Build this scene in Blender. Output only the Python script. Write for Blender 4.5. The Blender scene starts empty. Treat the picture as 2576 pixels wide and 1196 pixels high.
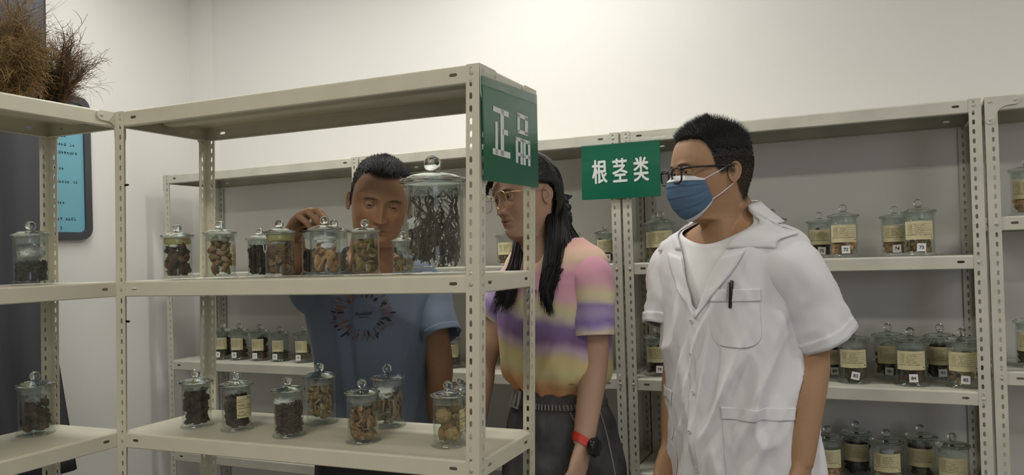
import bpy, bmesh, math, random
from mathutils import Vector, Matrix, Quaternion, noise

random.seed(7)
PI = math.pi
C = bpy.context.scene.collection
sc = bpy.context.scene

# ------------------------------------------------------------------ camera
CZ = 1.40                      # camera height above the floor
FPX = 1992.6                   # focal length in pixels of the 2576 px wide frame
YAW, PIT, ROL, DCY = 0.4287, 0.0101, -0.0295, 25.28
_f = Vector((-math.sin(YAW)*math.cos(PIT), math.cos(YAW)*math.cos(PIT), math.sin(PIT)))
_r0 = Vector((math.cos(YAW), math.sin(YAW), 0)); _u0 = _r0.cross(_f)
_r = _r0*math.cos(ROL) + _u0*math.sin(ROL)
_u = -_r0*math.sin(ROL) + _u0*math.cos(ROL)
CAM = Vector((0, 0, CZ))
cd = bpy.data.cameras.new('camera'); cam = bpy.data.objects.new('camera', cd); C.objects.link(cam)
M = Matrix((_r, _u, -_f)).transposed().to_4x4(); M.translation = CAM
cam.matrix_world = M
cd.sensor_width = 36.0; cd.lens = 36.0*FPX/2576; cd.shift_y = DCY/2576; cd.clip_start = 0.02
sc.camera = cam
# ------------------------------------------------------------------ exposure, world, lamps
sc.view_settings.view_transform = 'Standard'; sc.view_settings.look = 'None'
sc.view_settings.gamma = 1.0; sc.view_settings.use_curve_mapping = False
sc.view_settings.exposure = 0.0
sc.cycles.use_denoising = True
sc.cycles.transparent_max_bounces = 40; sc.cycles.max_bounces = 14
sc.cycles.transmission_bounces = 12; sc.cycles.glossy_bounces = 5; sc.cycles.diffuse_bounces = 4
sc.cycles.caustics_reflective = False; sc.cycles.caustics_refractive = False
w = bpy.data.worlds.new('world'); sc.world = w; w.use_nodes = True
w.node_tree.nodes['Background'].inputs[0].default_value = (0.75, 0.8, 0.9, 1)
w.node_tree.nodes['Background'].inputs[1].default_value = 0.03
def area(name, loc, target, sx, sy, power, color):
    l = bpy.data.lights.new(name, 'AREA'); l.shape = 'RECTANGLE'; l.size = sx; l.size_y = sy
    l.energy = power; l.color = color
    o = bpy.data.objects.new(name, l); C.objects.link(o); o.location = loc
    d = Vector(target)-Vector(loc); o.rotation_euler = d.to_track_quat('-Z', 'Y').to_euler()
    return o
area('assumed_tube_lamp_by_wall', (-0.98, 2.12, 2.73), (-0.98, 2.16, 0), 0.7, 0.10, 12, (1.0, 0.98, 0.93))  # unseen lamp, assumed from the bright spot high on the back wall
area('aisle_fill_left', (-2.1, 1.75, 2.76), (-2.1, 1.75, 0), 0.9, 0.25, 14, (1.0, 0.98, 0.93))  # added fill light above the aisle, brightens the left wall
area('aisle_fill_right', (1.5, 1.5, 2.76), (1.5, 1.5, 0), 0.9, 0.25, 15, (1.0, 0.98, 0.93))  # matching fill added on the right, raises the light from above
area('assumed_ceiling_lamp_front', (-1.0, -0.3, 2.76), (-1.0, -0.3, 0), 1.2, 0.3, 26, (1.0, 0.95, 0.82))  # assumed lamp out of view, taken from the lit front shelf lips
area('assumed_ceiling_lamp_right', (1.7, -0.3, 2.76), (1.7, -0.3, 0), 1.2, 0.3, 17, (1.0, 0.95, 0.84))  # second unseen lamp on the camera side, assumed as well
area('assumed_daylight', (2.6, -2.8, 1.9), (-0.6, 2.2, 1.2), 1.6, 1.3, 20, (0.82, 0.86, 1.0))  # assumed bluish daylight fill from behind the camera; no window is built

# ------------------------------------------------------------------ pixel helpers (place things on real planes)
def ray(px, py):
    return (_f + _r*((px-1288)/FPX) - _u*((py-DCY-598)/FPX))
def at_y(px, py, Y): d = ray(px, py); return CAM + d*(Y/d.y)
def at_x(px, py, X): d = ray(px, py); return CAM + d*(X/d.x)
def at_z(px, py, Z): d = ray(px, py); return CAM + d*((Z-CZ)/d.z)
def at_d(px, py, D): return CAM + ray(px, py)*D
def depth(p): return (Vector(p)-CAM).dot(_f)

# ------------------------------------------------------------------ materials
MATS = {}
def nmat(name, color, rough=0.5, metal=0.0, spec=0.5, bump=0.0, bscale=200.0, var=0.0, vscale=8.0, col2=None, sheen=0.0, sss=0.0, coat=0.0):
    if name in MATS: return MATS[name]
    m = bpy.data.materials.new(name); m.use_nodes = True; nt = m.node_tree; b = nt.nodes['Principled BSDF']
    b.inputs['Base Color'].default_value = (*color, 1); b.inputs['Roughness'].default_value = rough
    b.inputs['Metallic'].default_value = metal; b.inputs['Specular IOR Level'].default_value = spec
    if sheen: b.inputs['Sheen Weight'].default_value = sheen
    if coat: b.inputs['Coat Weight'].default_value = coat
    if sss:
        b.inputs['Subsurface Weight'].default_value = sss
        b.inputs['Subsurface Radius'].default_value = (0.012, 0.005, 0.003); b.inputs['Subsurface Scale'].default_value = 0.6
    tc = nt.nodes.new('ShaderNodeTexCoord')
    if var > 0 or col2:
        n = nt.nodes.new('ShaderNodeTexNoise'); n.inputs['Scale'].default_value = vscale; n.inputs['Detail'].default_value = 5
        nt.links.new(tc.outputs['Object'], n.inputs['Vector'])
        cr = nt.nodes.new('ShaderNodeValToRGB')
        c2 = col2 if col2 else tuple(max(0, c*(1-var)) for c in color)
        cr.color_ramp.elements[0].position = 0.35; cr.color_ramp.elements[1].position = 0.65
        cr.color_ramp.elements[0].color = (*c2, 1); cr.color_ramp.elements[1].color = (*color, 1)
        nt.links.new(n.outputs['Fac'], cr.inputs['Fac']); nt.links.new(cr.outputs['Color'], b.inputs['Base Color'])
    if bump > 0:
        n2 = nt.nodes.new('ShaderNodeTexNoise'); n2.inputs['Scale'].default_value = bscale; n2.inputs['Detail'].default_value = 4
        nt.links.new(tc.outputs['Object'], n2.inputs['Vector'])
        bp = nt.nodes.new('ShaderNodeBump'); bp.inputs['Strength'].default_value = bump; bp.inputs['Distance'].default_value = 0.002
        nt.links.new(n2.outputs['Fac'], bp.inputs['Height']); nt.links.new(bp.outputs['Normal'], b.inputs['Normal'])
    MATS[name] = m; return m
def vcmat(name, rough=0.6, spec=0.4, bump=0.0, bscale=300.0, sss=0.0, sheen=0.0):
    """material that takes its base colour from the mesh's own colour attribute 'Col'"""
    if name in MATS: return MATS[name]
    m = nmat(name, (1, 1, 1), rough, 0, spec, bump, bscale, sss=sss, sheen=sheen); nt = m.node_tree
    a = nt.nodes.new('ShaderNodeVertexColor'); a.layer_name = 'Col'
    nt.links.new(a.outputs['Color'], nt.nodes['Principled BSDF'].inputs['Base Color'])
    return m
def thin_glass(name, tint, rough=0.02, ior=1.5, haze=0.0):
    m = bpy.data.materials.new(name); m.use_nodes = True; nt = m.node_tree; nt.nodes.clear()
    out = nt.nodes.new('ShaderNodeOutputMaterial'); mix = nt.nodes.new('ShaderNodeMixShader')
    t = nt.nodes.new('ShaderNodeBsdfTransparent'); t.inputs[0].default_value = (*tint, 1)
    g = nt.nodes.new('ShaderNodeBsdfGlossy'); g.inputs['Roughness'].default_value = rough
    lw = nt.nodes.new('ShaderNodeLayerWeight'); lw.inputs['Blend'].default_value = 0.5
    pw = nt.nodes.new('ShaderNodeMath'); pw.operation = 'POWER'; pw.inputs[1].default_value = 4.0
    ma = nt.nodes.new('ShaderNodeMath'); ma.operation = 'MULTIPLY_ADD'; ma.inputs[1].default_value = 0.55; ma.inputs[2].default_value = 0.035
    nt.links.new(lw.outputs['Facing'], pw.inputs[0]); nt.links.new(pw.outputs[0], ma.inputs[0])
    nt.links.new(ma.outputs[0], mix.inputs[0]); nt.links.new(t.outputs[0], mix.inputs[1]); nt.links.new(g.outputs[0], mix.inputs[2])
    last = mix
    if haze > 0:
        df = nt.nodes.new('ShaderNodeBsdfDiffuse'); df.inputs[0].default_value = (0.85, 0.87, 0.85, 1)
        mx = nt.nodes.new('ShaderNodeMixShader'); mx.inputs[0].default_value = haze
        nt.links.new(mix.outputs[0], mx.inputs[1]); nt.links.new(df.outputs[0], mx.inputs[2]); last = mx
    nt.links.new(last.outputs[0], out.inputs[0]); MATS[name] = m; return m
def solid_glass(name, tint, rough=0.0):
    m = bpy.data.materials.new(name); m.use_nodes = True; nt = m.node_tree; nt.nodes.clear()
    out = nt.nodes.new('ShaderNodeOutputMaterial'); g = nt.nodes.new('ShaderNodeBsdfGlass')
    g.inputs['Color'].default_value = (*tint, 1); g.inputs['Roughness'].default_value = rough; g.inputs['IOR'].default_value = 1.47
    nt.links.new(g.outputs[0], out.inputs[0]); MATS[name] = m; return m

wall_m = nmat('wall_paint', (0.78, 0.77, 0.74), 0.75, bump=0.12, bscale=180, var=0.03, vscale=2.0, spec=0.2)
floor_m = nmat('floor_tile', (0.16, 0.15, 0.14), 0.4, var=0.1)
ceil_m = nmat('ceiling_paint', (0.8, 0.79, 0.76), 0.8, spec=0.2)
metal_f = nmat('cream_enamel', (0.68, 0.655, 0.53), 0.42, var=0.04, vscale=14, bump=0.05, bscale=90, spec=0.45)
metal_b = nmat('grey_cream_enamel', (0.62, 0.60, 0.51), 0.45, var=0.14, vscale=9, bump=0.05, bscale=90, spec=0.45)
bolt_m = nmat('bolt_steel', (0.42, 0.41, 0.38), 0.4, metal=0.8)
rivet_m = nmat('painted_bolt', (0.52, 0.50, 0.41), 0.45)
glass_m = thin_glass('jar_glass', (0.955, 0.975, 0.962), haze=0.012)
lidg_m = solid_glass('lid_glass', (0.965, 0.985, 0.972))
paper_m = nmat('label_paper', (0.66, 0.60, 0.38), 0.7, var=0.08, vscale=40, col2=(0.58, 0.52, 0.30), spec=0.2)
white_m = nmat('white_paper', (0.8, 0.8, 0.78), 0.7, spec=0.2)
ink_m = nmat('ink', (0.03, 0.03, 0.035), 0.7, spec=0.2)
cotton_m = nmat('white_cotton', (0.82, 0.82, 0.80), 0.95, bump=0.5, bscale=150, spec=0.1)
bag_m = thin_glass('plastic_film', (0.86, 0.86, 0.86), rough=0.12, haze=0.25)

# ------------------------------------------------------------------ mesh helpers
class MB:
    def __init__(s): s.v = []; s.f = []; s.m = []; s.c = None
    def add(s, vs, fs, mi=0):
        o = len(s.v); s.v += [tuple(p) for p in vs]; s.f += [tuple(i+o for i in f) for f in fs]; s.m += [mi]*len(fs)
    def box(s, a, b, mi=0):
        x0, y0, z0 = a; x1, y1, z1 = b
        s.add([(x0,y0,z0),(x1,y0,z0),(x1,y1,z0),(x0,y1,z0),(x0,y0,z1),(x1,y0,z1),(x1,y1,z1),(x0,y1,z1)],
              [(0,3,2,1),(4,5,6,7),(0,1,5,4),(1,2,6,5),(2,3,7,6),(3,0,4,7)], mi)
    def lathe(s, prof, n=24, mi=0, cx=0, cy=0, closed=False):
        vs = []; fs = []
        for r, z in prof:
            for k in range(n):
                a = 2*PI*k/n; vs.append((cx+r*math.cos(a), cy+r*math.sin(a), z))
        R = len(prof); last = R if closed else R-1
        for i in range(last):
            j = (i+1) % R
            for k in range(n):
                k2 = (k+1) % n; fs.append((i*n+k, i*n+k2, j*n+k2, j*n+k))
        s.add(vs, fs, mi)
    def tube(s, pts, rad, n=6, mi=0, cap=True):
        pts = [Vector(p) for p in pts]
        if not hasattr(rad, '__len__'): rad = [rad]*len(pts)
        vs = []; fs = []; up = Vector((0, 0, 1)); prev = None
        for i, p in enumerate(pts):
            t = (pts[min(i+1, len(pts)-1)]-pts[max(i-1, 0)])
            t = t.normalized() if t.length > 1e-9 else Vector((0, 0, 1))
            if prev is None:
                a = up if abs(t.z) < 0.9 else Vector((1, 0, 0)); x = t.cross(a).normalized()
            else:
                x = (prev - t*prev.dot(t)); x = x.normalized() if x.length > 1e-6 else t.orthogonal().normalized()
            prev = x; y = t.cross(x)
            for k in range(n):
                a = 2*PI*k/n; vs.append(p + (x*math.cos(a)+y*math.sin(a))*rad[i])
        for i in range(len(pts)-1):
            for k in range(n):
                k2 = (k+1) % n; fs.append((i*n+k, i*n+k2, (i+1)*n+k2, (i+1)*n+k))
        if cap: fs += [tuple(range(n))[::-1], tuple(range((len(pts)-1)*n, len(pts)*n))]
        s.add(vs, fs, mi)
    def blob(s, c, r, n=8, m=6, mi=0, jit=0.0, seed=0, rot=None, fr=1.0):
        """lumpy ellipsoid: centre c, radii r"""
        vs = []; fs = []; c = Vector(c)
        for i in range(m+1):
            th = PI*i/m
            for k in range(n):
                ph = 2*PI*k/n
                d = Vector((math.sin(th)*math.cos(ph), math.sin(th)*math.sin(ph), math.cos(th)))
                q = 1.0
                if jit: q += jit*noise.noise(d*1.6*fr + Vector((seed*7.3, seed*3.1, seed*1.7))) + jit*.5*noise.noise(d*4*fr+Vector((seed, seed*2.0, 0)))
                p = Vector((d.x*r[0]*q, d.y*r[1]*q, d.z*r[2]*q))
                if rot is not None: p = rot @ p
                vs.append(c+p)
        for i in range(m):
            for k in range(n):
                k2 = (k+1) % n; fs.append((i*n+k, (i+1)*n+k, (i+1)*n+k2, i*n+k2))
        s.add(vs, fs, mi)
    def mesh(s, name, mats, smooth=True, sharp=None, colors=None):
        me = bpy.data.meshes.new(name); me.from_pydata(s.v, [], s.f)
        for m in (mats if isinstance(mats, (list, tuple)) else [mats]): me.materials.append(m)
        if any(s.m): me.polygons.foreach_set('material_index', s.m)
        if smooth: me.polygons.foreach_set('use_smooth', [True]*len(me.polygons))
        if colors is not None:
            ca = me.color_attributes.new('Col', 'FLOAT_COLOR', 'POINT')
            ca.data.foreach_set('color', [x for c in colors for x in (*c[:3], 1.0)])
        me.update()
        if sharp is not None and smooth: me.set_sharp_from_angle(angle=math.radians(sharp))
        return me
    def build(s, name, mats, parent=None, smooth=True, sharp=40, loc=None, colors=None):
        return obj(name, s.mesh(name, mats, smooth, sharp, colors), parent, loc)
def obj(name, me, parent=None, loc=None, rot=None, mat=None):
    o = bpy.data.objects.new(name, me); C.objects.link(o)
    if parent: o.parent = parent
    if loc is not None: o.location = loc
    if rot is not None: o.rotation_euler = rot
    return o
def tag(o, label=None, cat=None, group=None, kind=None):
    if label: o['label'] = label
    if cat: o['category'] = cat
    if group: o['group'] = group
    if kind: o['kind'] = kind
    return o
def empty(name, loc, rz=0, label=None, cat=None, group=None):
    o = bpy.data.objects.new(name, None); C.objects.link(o); o.location = loc; o.rotation_euler = (0, 0, rz)
    o.empty_display_size = 0.05
    return tag(o, label, cat, group)
def bake(me, mods, name=None):
    """apply modifiers to a mesh and give back the result"""
    o = bpy.data.objects.new('tmp', me); C.objects.link(o)
    for typ, kw in mods:
        m = o.modifiers.new(typ, typ)
        for k, v in kw.items(): setattr(m, k, v)
    dg = bpy.context.evaluated_depsgraph_get(); dg.update()
    r = bpy.data.meshes.new_from_object(o.evaluated_get(dg))
    bpy.data.objects.remove(o); r.name = name or me.name
    return r
def text_mesh(s, size=1.0, off=0.0, shear=0.0, align='CENTER', name='lettering', extrude=0.0, res=3):
    cu = bpy.data.curves.new(name, 'FONT'); cu.body = s; cu.size = size; cu.offset = off; cu.shear = shear
    cu.align_x = align; cu.align_y = 'CENTER'; cu.extrude = extrude; cu.resolution_u = res
    o = bpy.data.objects.new('tmp', cu); C.objects.link(o)
    dg = bpy.context.evaluated_depsgraph_get(); dg.update()
    me = bpy.data.meshes.new_from_object(o.evaluated_get(dg)); bpy.data.objects.remove(o); me.name = name
    return me

# ------------------------------------------------------------------ the room
WALL_Y = 2.755; WALL_X = -2.872; CEIL = 2.80; RIGHT_X = 3.2; FRONT_Y = -3.2
def structure(name, a, b, m):
    mb = MB(); mb.box(a, b); o = mb.build(name, m, smooth=False); o['kind'] = 'structure'; return o
structure('floor', (WALL_X-.1, FRONT_Y-.1, -.1), (RIGHT_X+.1, WALL_Y+.1, 0), floor_m)
structure('ceiling', (WALL_X-.1, FRONT_Y-.1, CEIL), (RIGHT_X+.1, WALL_Y+.1, CEIL+.1), ceil_m)
structure('wall_back', (WALL_X-.1, WALL_Y, 0), (RIGHT_X+.1, WALL_Y+.1, CEIL), wall_m)
structure('wall_left', (WALL_X-.1, FRONT_Y, 0), (WALL_X, WALL_Y, CEIL), wall_m)
structure('wall_right', (RIGHT_X, FRONT_Y, 0), (RIGHT_X+.1, WALL_Y, CEIL), wall_m)
structure('wall_front', (WALL_X, FRONT_Y-.1, 0), (RIGHT_X, FRONT_Y, CEIL), wall_m)
pil = at_y(543, 100, WALL_Y).x
structure('trim_1', (WALL_X, WALL_Y-.025, 0), (pil, WALL_Y, CEIL), wall_m)

# ------------------------------------------------------------------ slotted-angle shelving
PW, PITCH, HW, HH, POST_H = 0.0296, 0.0253, 0.0031, 0.0066, CZ+0.3843
def slot_cell(mb, fn, a0, a1, b0, b1, ca, cb, ha, hb):
    """sheet cell [a0,a1]x[b0,b1] with a rounded slot at (ca,cb); fn maps (a,b) to 3-D"""
    long_b = hb > ha
    if long_b: k = hb-ha*.9; h = [(ha,-k),(ha,k),(ha*.5,hb),(-ha*.5,hb),(-ha,k),(-ha,-k),(-ha*.5,-hb),(ha*.5,-hb)]
    else: k = ha-hb*.9; h = [(ha,-hb*.5),(ha,hb*.5),(k,hb),(-k,hb),(-ha,hb*.5),(-ha,-hb*.5),(-k,-hb),(k,-hb)]
    P = [(a1,b0),(a1,b1),(a0,b1),(a0,b0)] + [(ca+x, cb+y) for x, y in h]
    mb.add([fn(*p) for p in P], [(0,1,5,4),(1,6,5),(1,2,7,6),(2,8,7),(2,3,9,8),(3,10,9),(3,0,11,10),(0,4,11)])
def post_mesh(shear, q):
    """L-angle post, arris at the origin, flanges along +x and +y, turned by q quarter turns"""
    mb = MB(); n = int(POST_H/PITCH); z0 = POST_H-n*PITCH
    for i in range(n):
        b0 = z0+i*PITCH; b1 = b0+PITCH; c = (b0+b1)/2
        slot_cell(mb, lambda a, b: (a, 0, b), 0, PW, b0, b1, .0178, c, HW, HH)
        slot_cell(mb, lambda a, b: (0, a, b), 0, PW, b0, b1, .0188, c, HW, HH)
    for fn in ((lambda a, b: (a, 0, b)), (lambda a, b: (0, a, b))):
        mb.add([fn(0, 0), fn(PW, 0), fn(PW, z0), fn(0, z0)], [(0, 1, 2, 3)])
    me = mb.mesh('post', metal_f, smooth=False)
    bm = bmesh.new(); bm.from_mesh(me); bmesh.ops.remove_doubles(bm, verts=bm.verts, dist=1e-5)
    bmesh.ops.recalc_face_normals(bm, faces=bm.faces)
    for f in bm.faces:      # normals outward (towards -x / -y)
        if f.normal.x+f.normal.y > 0: f.normal_flip()
    bm.to_mesh(me); bm.free()
    r = bake(me, [('SOLIDIFY', dict(thickness=0.0016, offset=-1.0))], 'post')
    c, s = [(1,0),(0,1),(-1,0),(0,-1)][q]
    for v in r.vertices:
        x, y, z = v.co; v.co = (c*x-s*y+shear[0]*(z-CZ), s*x+c*y+shear[1]*(z-CZ), z)
    r.update(); return r
def shelf_mesh(W, D, lip=0.035, slots=True):
    """pan shelf: top at z=0, turned-down lips with end slots, folded-in hem"""
    e = 0.0022; W2, D2 = W-2*e, D-2*e; mb = MB(); r = 0.004
    prof = [(r, 0), (r*.3, -r*.3), (0, -r)]           # (inset, z)
    def side(org, ux, inn, L, sl):
        def P(s, inset, z):
            s = min(max(s, inset), L-inset); return org+ux*s+inn*inset+Vector((0, 0, z))
        br = [0]
        for cs in sl: br += [cs-.016, cs+.016]
        br += [L]
        for i in range(len(br)-1):
            s0, s1 = br[i], br[i+1]; hole = i % 2 == 1
            for j in range(2):
                a, b = prof[j], prof[j+1]
                mb.add([P(s0,*a), P(s0,*b), P(s1,*b), P(s1,*a)], [(0,1,2,3)])
            if hole: slot_cell(mb, lambda a, b: P(a, 0, b), s0, s1, -lip, -r, (s0+s1)/2, -lip*.5, .009, .0034)
            else: mb.add([P(s0,0,-r), P(s0,0,-lip), P(s1,0,-lip), P(s1,0,-r)], [(0,1,2,3)])
            mb.add([P(s0,0,-lip), P(s0,.002,-lip-.002), P(s1,.002,-lip-.002), P(s1,0,-lip)], [(0,1,2,3)])
            mb.add([P(s0,.002,-lip-.002), P(s0,.013,-lip-.002), P(s1,.013,-lip-.002), P(s1,.002,-lip-.002)], [(0,1,2,3)])
    X, Y = Vector((1,0,0)), Vector((0,1,0)); o = Vector((e, e, 0))
    fl = [PW+.028, W2-PW-.028]; dl = [PW+.022, D2-PW-.022]
    side(o, X, Y, W2, fl); side(o+X*W2, Y, -X, D2, dl); side(o+X*W2+Y*D2, -X, -Y, W2, fl); side(o+Y*D2, -Y, X, D2, dl)
    a = e+r
    mb.add([(a,a,0),(e+W2-r,a,0),(e+W2-r,e+D2-r,0),(a,e+D2-r,0)], [(0,1,2,3)])
    # hat-shaped stiffener under the pan
    y0 = D/2-.03
    pr = [(y0,-.001),(y0+.012,-.016),(y0+.048,-.016),(y0+.06,-.001)]
    for j in range(3):
        (ya, za), (yb, zb) = pr[j], pr[j+1]
        mb.add([(.02,ya,za),(W-.02,ya,za),(W-.02,yb,zb),(.02,yb,zb)], [(0,1,2,3)])
    me = mb.mesh('shelf', metal_f, smooth=False)
    bm = bmesh.new(); bm.from_mesh(me); bmesh.ops.remove_doubles(bm, verts=bm.verts, dist=1e-5); bm.to_mesh(me); bm.free()
    return bake(me, [('SOLIDIFY', dict(thickness=0.001, offset=0.0))], 'shelf')
def gusset_mesh():
    """corner plate in the local xz plane: corner at the origin, arms along +x and -z, with an inner curve"""
    L, V, w_, r = .082, .072, .024, .012
    pts = [(0, 0), (L-r, 0)]
    for k in range(1, 6): a = PI/2-PI*k/6; pts.append((L-r+r*math.cos(a), -r+r*math.sin(a)))
    pts.append((L-r, -w_))
    for k in range(1, 8):
        a = PI/2+PI/2*k/8; cx, cz = w_+.034, -w_-.034
        pts.append((cx+.034*math.cos(a), cz+.034*math.sin(a)))
    pts.append((w_, -V+r))
    for k in range(1, 6): a = -PI*k/6; pts.append((w_-r+r*math.cos(a), -V+r+r*math.sin(a)))
    pts.append((0, -V+r))
    n = len(pts); mb = MB(); t = .0016
    mb.add([(x, 0, z) for x, z in pts]+[(x, t, z) for x, z in pts],
           [tuple(range(n)), tuple(range(2*n-1, n-1, -1))]+[(i, n+i, n+(i+1) % n, (i+1) % n) for i in range(n)])
    return mb.mesh('gusset_plate', metal_f, smooth=False)
def bolt_mesh():
    mb = MB(); mb.lathe([(.0001,-.0016),(.0030,-.0014),(.0044,-.0005),(.0047,0),(.0047,.001)], 10)
    me = mb.mesh('bolt', rivet_m)
    for v in me.vertices: x, y, z = v.co; v.co = (x, z, y)       # axis along y, dome towards -y
    me.flip_normals(); return me
GUS, BOLT = gusset_mesh(), bolt_mesh()
SHELF = {}
def rack(name, loc, rz, W, D, levels, shear, posts, mat, label, gussets, bolts=True, cat='shelving'):
    """one bay. gussets: list of (corner 'lf','rf','lb','rb', plane 'x' or 'y')"""
    root = empty(name, loc, rz, label, cat)
    def sh(z): return shear[0]*(z-CZ), shear[1]*(z-CZ)
    corner = {'lf': (0,0,0), 'rf': (W,0,1), 'rb': (W,D,2), 'lb': (0,D,3)}
    pobj = {}
    for k in posts:
        x, y, q = corner[k]
        key = ('post', q, shear, mat.name)
        if key not in SHELF:
            m = post_mesh(shear, q); m.materials.clear(); m.materials.append(mat); SHELF[key] = m
        pobj[k] = obj('post', SHELF[key], root, (x, y, 0))
    key = ('shelf', W, D, mat.name)
    if key not in SHELF:
        m = shelf_mesh(W, D); m.materials.clear(); m.materials.append(mat); SHELF[key] = m
    for z in levels:
        dx, dy = sh(z); obj('shelf', SHELF[key], root, (dx, dy, z))
    if bolts:
        for k in posts:
            x, y, q = corner[k]
            for z in levels:
                dx, dy = sh(z-.018)
                if k in ('lf', 'rf'):
                    b = obj('bolt', BOLT, pobj[k], (dx+(.0178 if k == 'lf' else -.0178), dy-.0005, z-.018))
                    b = obj('bolt', BOLT, pobj[k], (dx+(-.0005 if k == 'lf' else .0005), dy+.0188, z-.018), (0, 0, -PI/2 if k == 'lf' else PI/2))
    zt = levels[0]
    for k, pl in gussets:
        x, y, q = corner[k]; sx = 1 if k[0] == 'l' else -1; sy = 1 if k[1] == 'f' else -1
        dx, dy = sh(zt)
        e = empty('gusset', (0, 0, 0)) if False else None
        key = ('g', mat.name)
        if key not in SHELF:
            m = GUS.copy(); m.materials.clear(); m.materials.append(mat); SHELF[key] = m
        g = obj('gusset_plate', SHELF[key], root)
        if pl == 'y':      # in the front/back plane
            g.location = (x+dx, y+dy-.0022*sy, zt-.001); g.scale = (sx, 1, 1)
        else:
            g.location = (x+dx-.0022*sx, y+dy, zt-.001); g.rotation_euler = (0, 0, PI/2); g.scale = (sy, 1, 1)
        for bx, bz in ((.012,-.012), (.07,-.012), (.012,-.06)):
            obj('bolt', BOLT, g, (bx, -.0004, bz), None if True else None)
    return root
F_XR, F_YF, F_D, F_W, F_YAW = -0.7152, 1.4068, 0.3052, 1.0, 0.0257
LEAN = (0.039, -0.0123)
def rotv(x, y, a): return (x*math.cos(a)-y*math.sin(a), x*math.sin(a)+y*math.cos(a))
F_LOC = Vector((F_XR-math.cos(F_YAW), F_YF-math.sin(F_YAW), 0))
F_SH = rotv(*LEAN, -F_YAW)
Z_TOP, Z_MID, Z_LOW = CZ+.3843, CZ-.0362, CZ-.4119
front = rack('shelf_rack', F_LOC, F_YAW, 1.0, F_D, [Z_TOP, Z_MID, Z_LOW, .55, .12], F_SH, ['lf','rf','rb','lb'], metal_f,
     'nearest cream metal shelf rack, with a white-on-green sign taped over its right end', [('lf','x'),('lb','x'),('rb','x'),('rf','x')])
L_YAW = F_YAW+PI/2
L_LOC = F_LOC - Vector((math.cos(L_YAW), math.sin(L_YAW), 0))*1.0 + Vector((-.0012-math.cos(L_YAW)*0, PW+.001, 0))
L_SH = rotv(*LEAN, -L_YAW)
side_rack = rack('shelf_rack', L_LOC, L_YAW, 1.0, F_D-.03, [Z_TOP, Z_MID, Z_LOW, .55, .12], L_SH, ['lf','rf','rb','lb'], metal_f,
     'cream metal shelf rack at the left edge, with dried root clumps on top', [('rb','x'),('rf','y'),('lb','x')])
B_X, B_Y, B_D = -2.732, 2.443, 0.305
ZB_T, ZB_M, ZB_L = CZ+.3843, CZ-.0355, CZ-.4023
BL = [('long wall shelf rack, its leftmost bay beside the left wall corner', [ZB_T, ZB_M, ZB_L, CZ-.785, .12], [('lf','x'),('lb','x')]),
      ('wall shelf rack bay directly behind the man in blue and the woman', [ZB_T, ZB_M, ZB_L, CZ-.70, .12], [('lf','y')]),
      ('wall shelf rack bay directly behind the man in the white coat', [ZB_T, ZB_M, ZB_L, CZ-.70, .12], []),
      ('wall shelf rack bay cut by the right edge, with a rounded corner plate', [ZB_T, CZ+.065, CZ-.345, CZ-.72, .12], [('lf','y')])]
for i, (lb, lv, gs) in enumerate(BL):
    rack('shelf_rack', (B_X+i*1.0035, B_Y, 0), 0, 0.996, B_D, lv, (0, 0), ['lf','rf','rb','lb'], metal_b, lb, gs)
def FP(lx, ly, z):
    """front rack local (along, depth) -> world"""
    x, y = rotv(lx+F_SH[0]*(z-CZ), ly+F_SH[1]*(z-CZ), F_YAW); return Vector((F_LOC.x+x, F_LOC.y+y, z))
def LP(lx, ly, z):
    x, y = rotv(lx+L_SH[0]*(z-CZ), ly+L_SH[1]*(z-CZ), L_YAW); return Vector((L_LOC.x+x, L_LOC.y+y, z))

# ------------------------------------------------------------------ writing helpers
def place_text(me, org, ux, uy, w=None, h=None):
    """fit flat lettering into a box of size w x h centred on org, axes ux / uy"""
    xs = [v.co.x for v in me.vertices]; ys = [v.co.y for v in me.vertices]
    cx, cy = (min(xs)+max(xs))/2, (min(ys)+max(ys))/2; sw, sh = max(xs)-min(xs), max(ys)-min(ys)
    kx = w/sw if w else (h/sh); ky = h/sh if h else kx
    n = ux.cross(uy)
    for v in me.vertices:
        v.co = org + ux*((v.co.x-cx)*kx) + uy*((v.co.y-cy)*ky) + n*v.co.z
    me.update(); return me
def glyph_row(add, x0, x1, y, h, rng, pitch=1.0, fill=0.85):
    """a line of small printed characters too fine to read: a few strokes per cell"""
    x = x0; c = h*pitch
    while x+c*.8 < x1:
        if rng.random() < fill:
            w_ = c*.72
            for _ in range(3): yy = y+h*rng.choice((-.42,-.22,.0,.2,.42)); add(x, x+w_*rng.uniform(.55,1), yy-h*.06, yy+h*.06)
            for _ in range(2): xx = x+w_*rng.choice((.05,.3,.5,.8)); add(xx, xx+h*.13, y-h*.48, y+h*rng.choice((.1,.48)))
        x += c
def plane_hit(px, py, p0, n):
    d = ray(px, py); return CAM + d*((Vector(p0)-CAM).dot(n)/d.dot(n))
F_N = Vector((-math.sin(F_YAW), math.cos(F_YAW), 0))
L_N = Vector((-math.sin(L_YAW), math.cos(L_YAW), 0))
def on_F(px, py, ly, z): p = plane_hit(px, py, FP(.5, ly, z), F_N); p.z = z; return p
def on_L(px, py, ly, z): p = plane_hit(px, py, LP(.5, ly, z), L_N); p.z = z; return p

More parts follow.
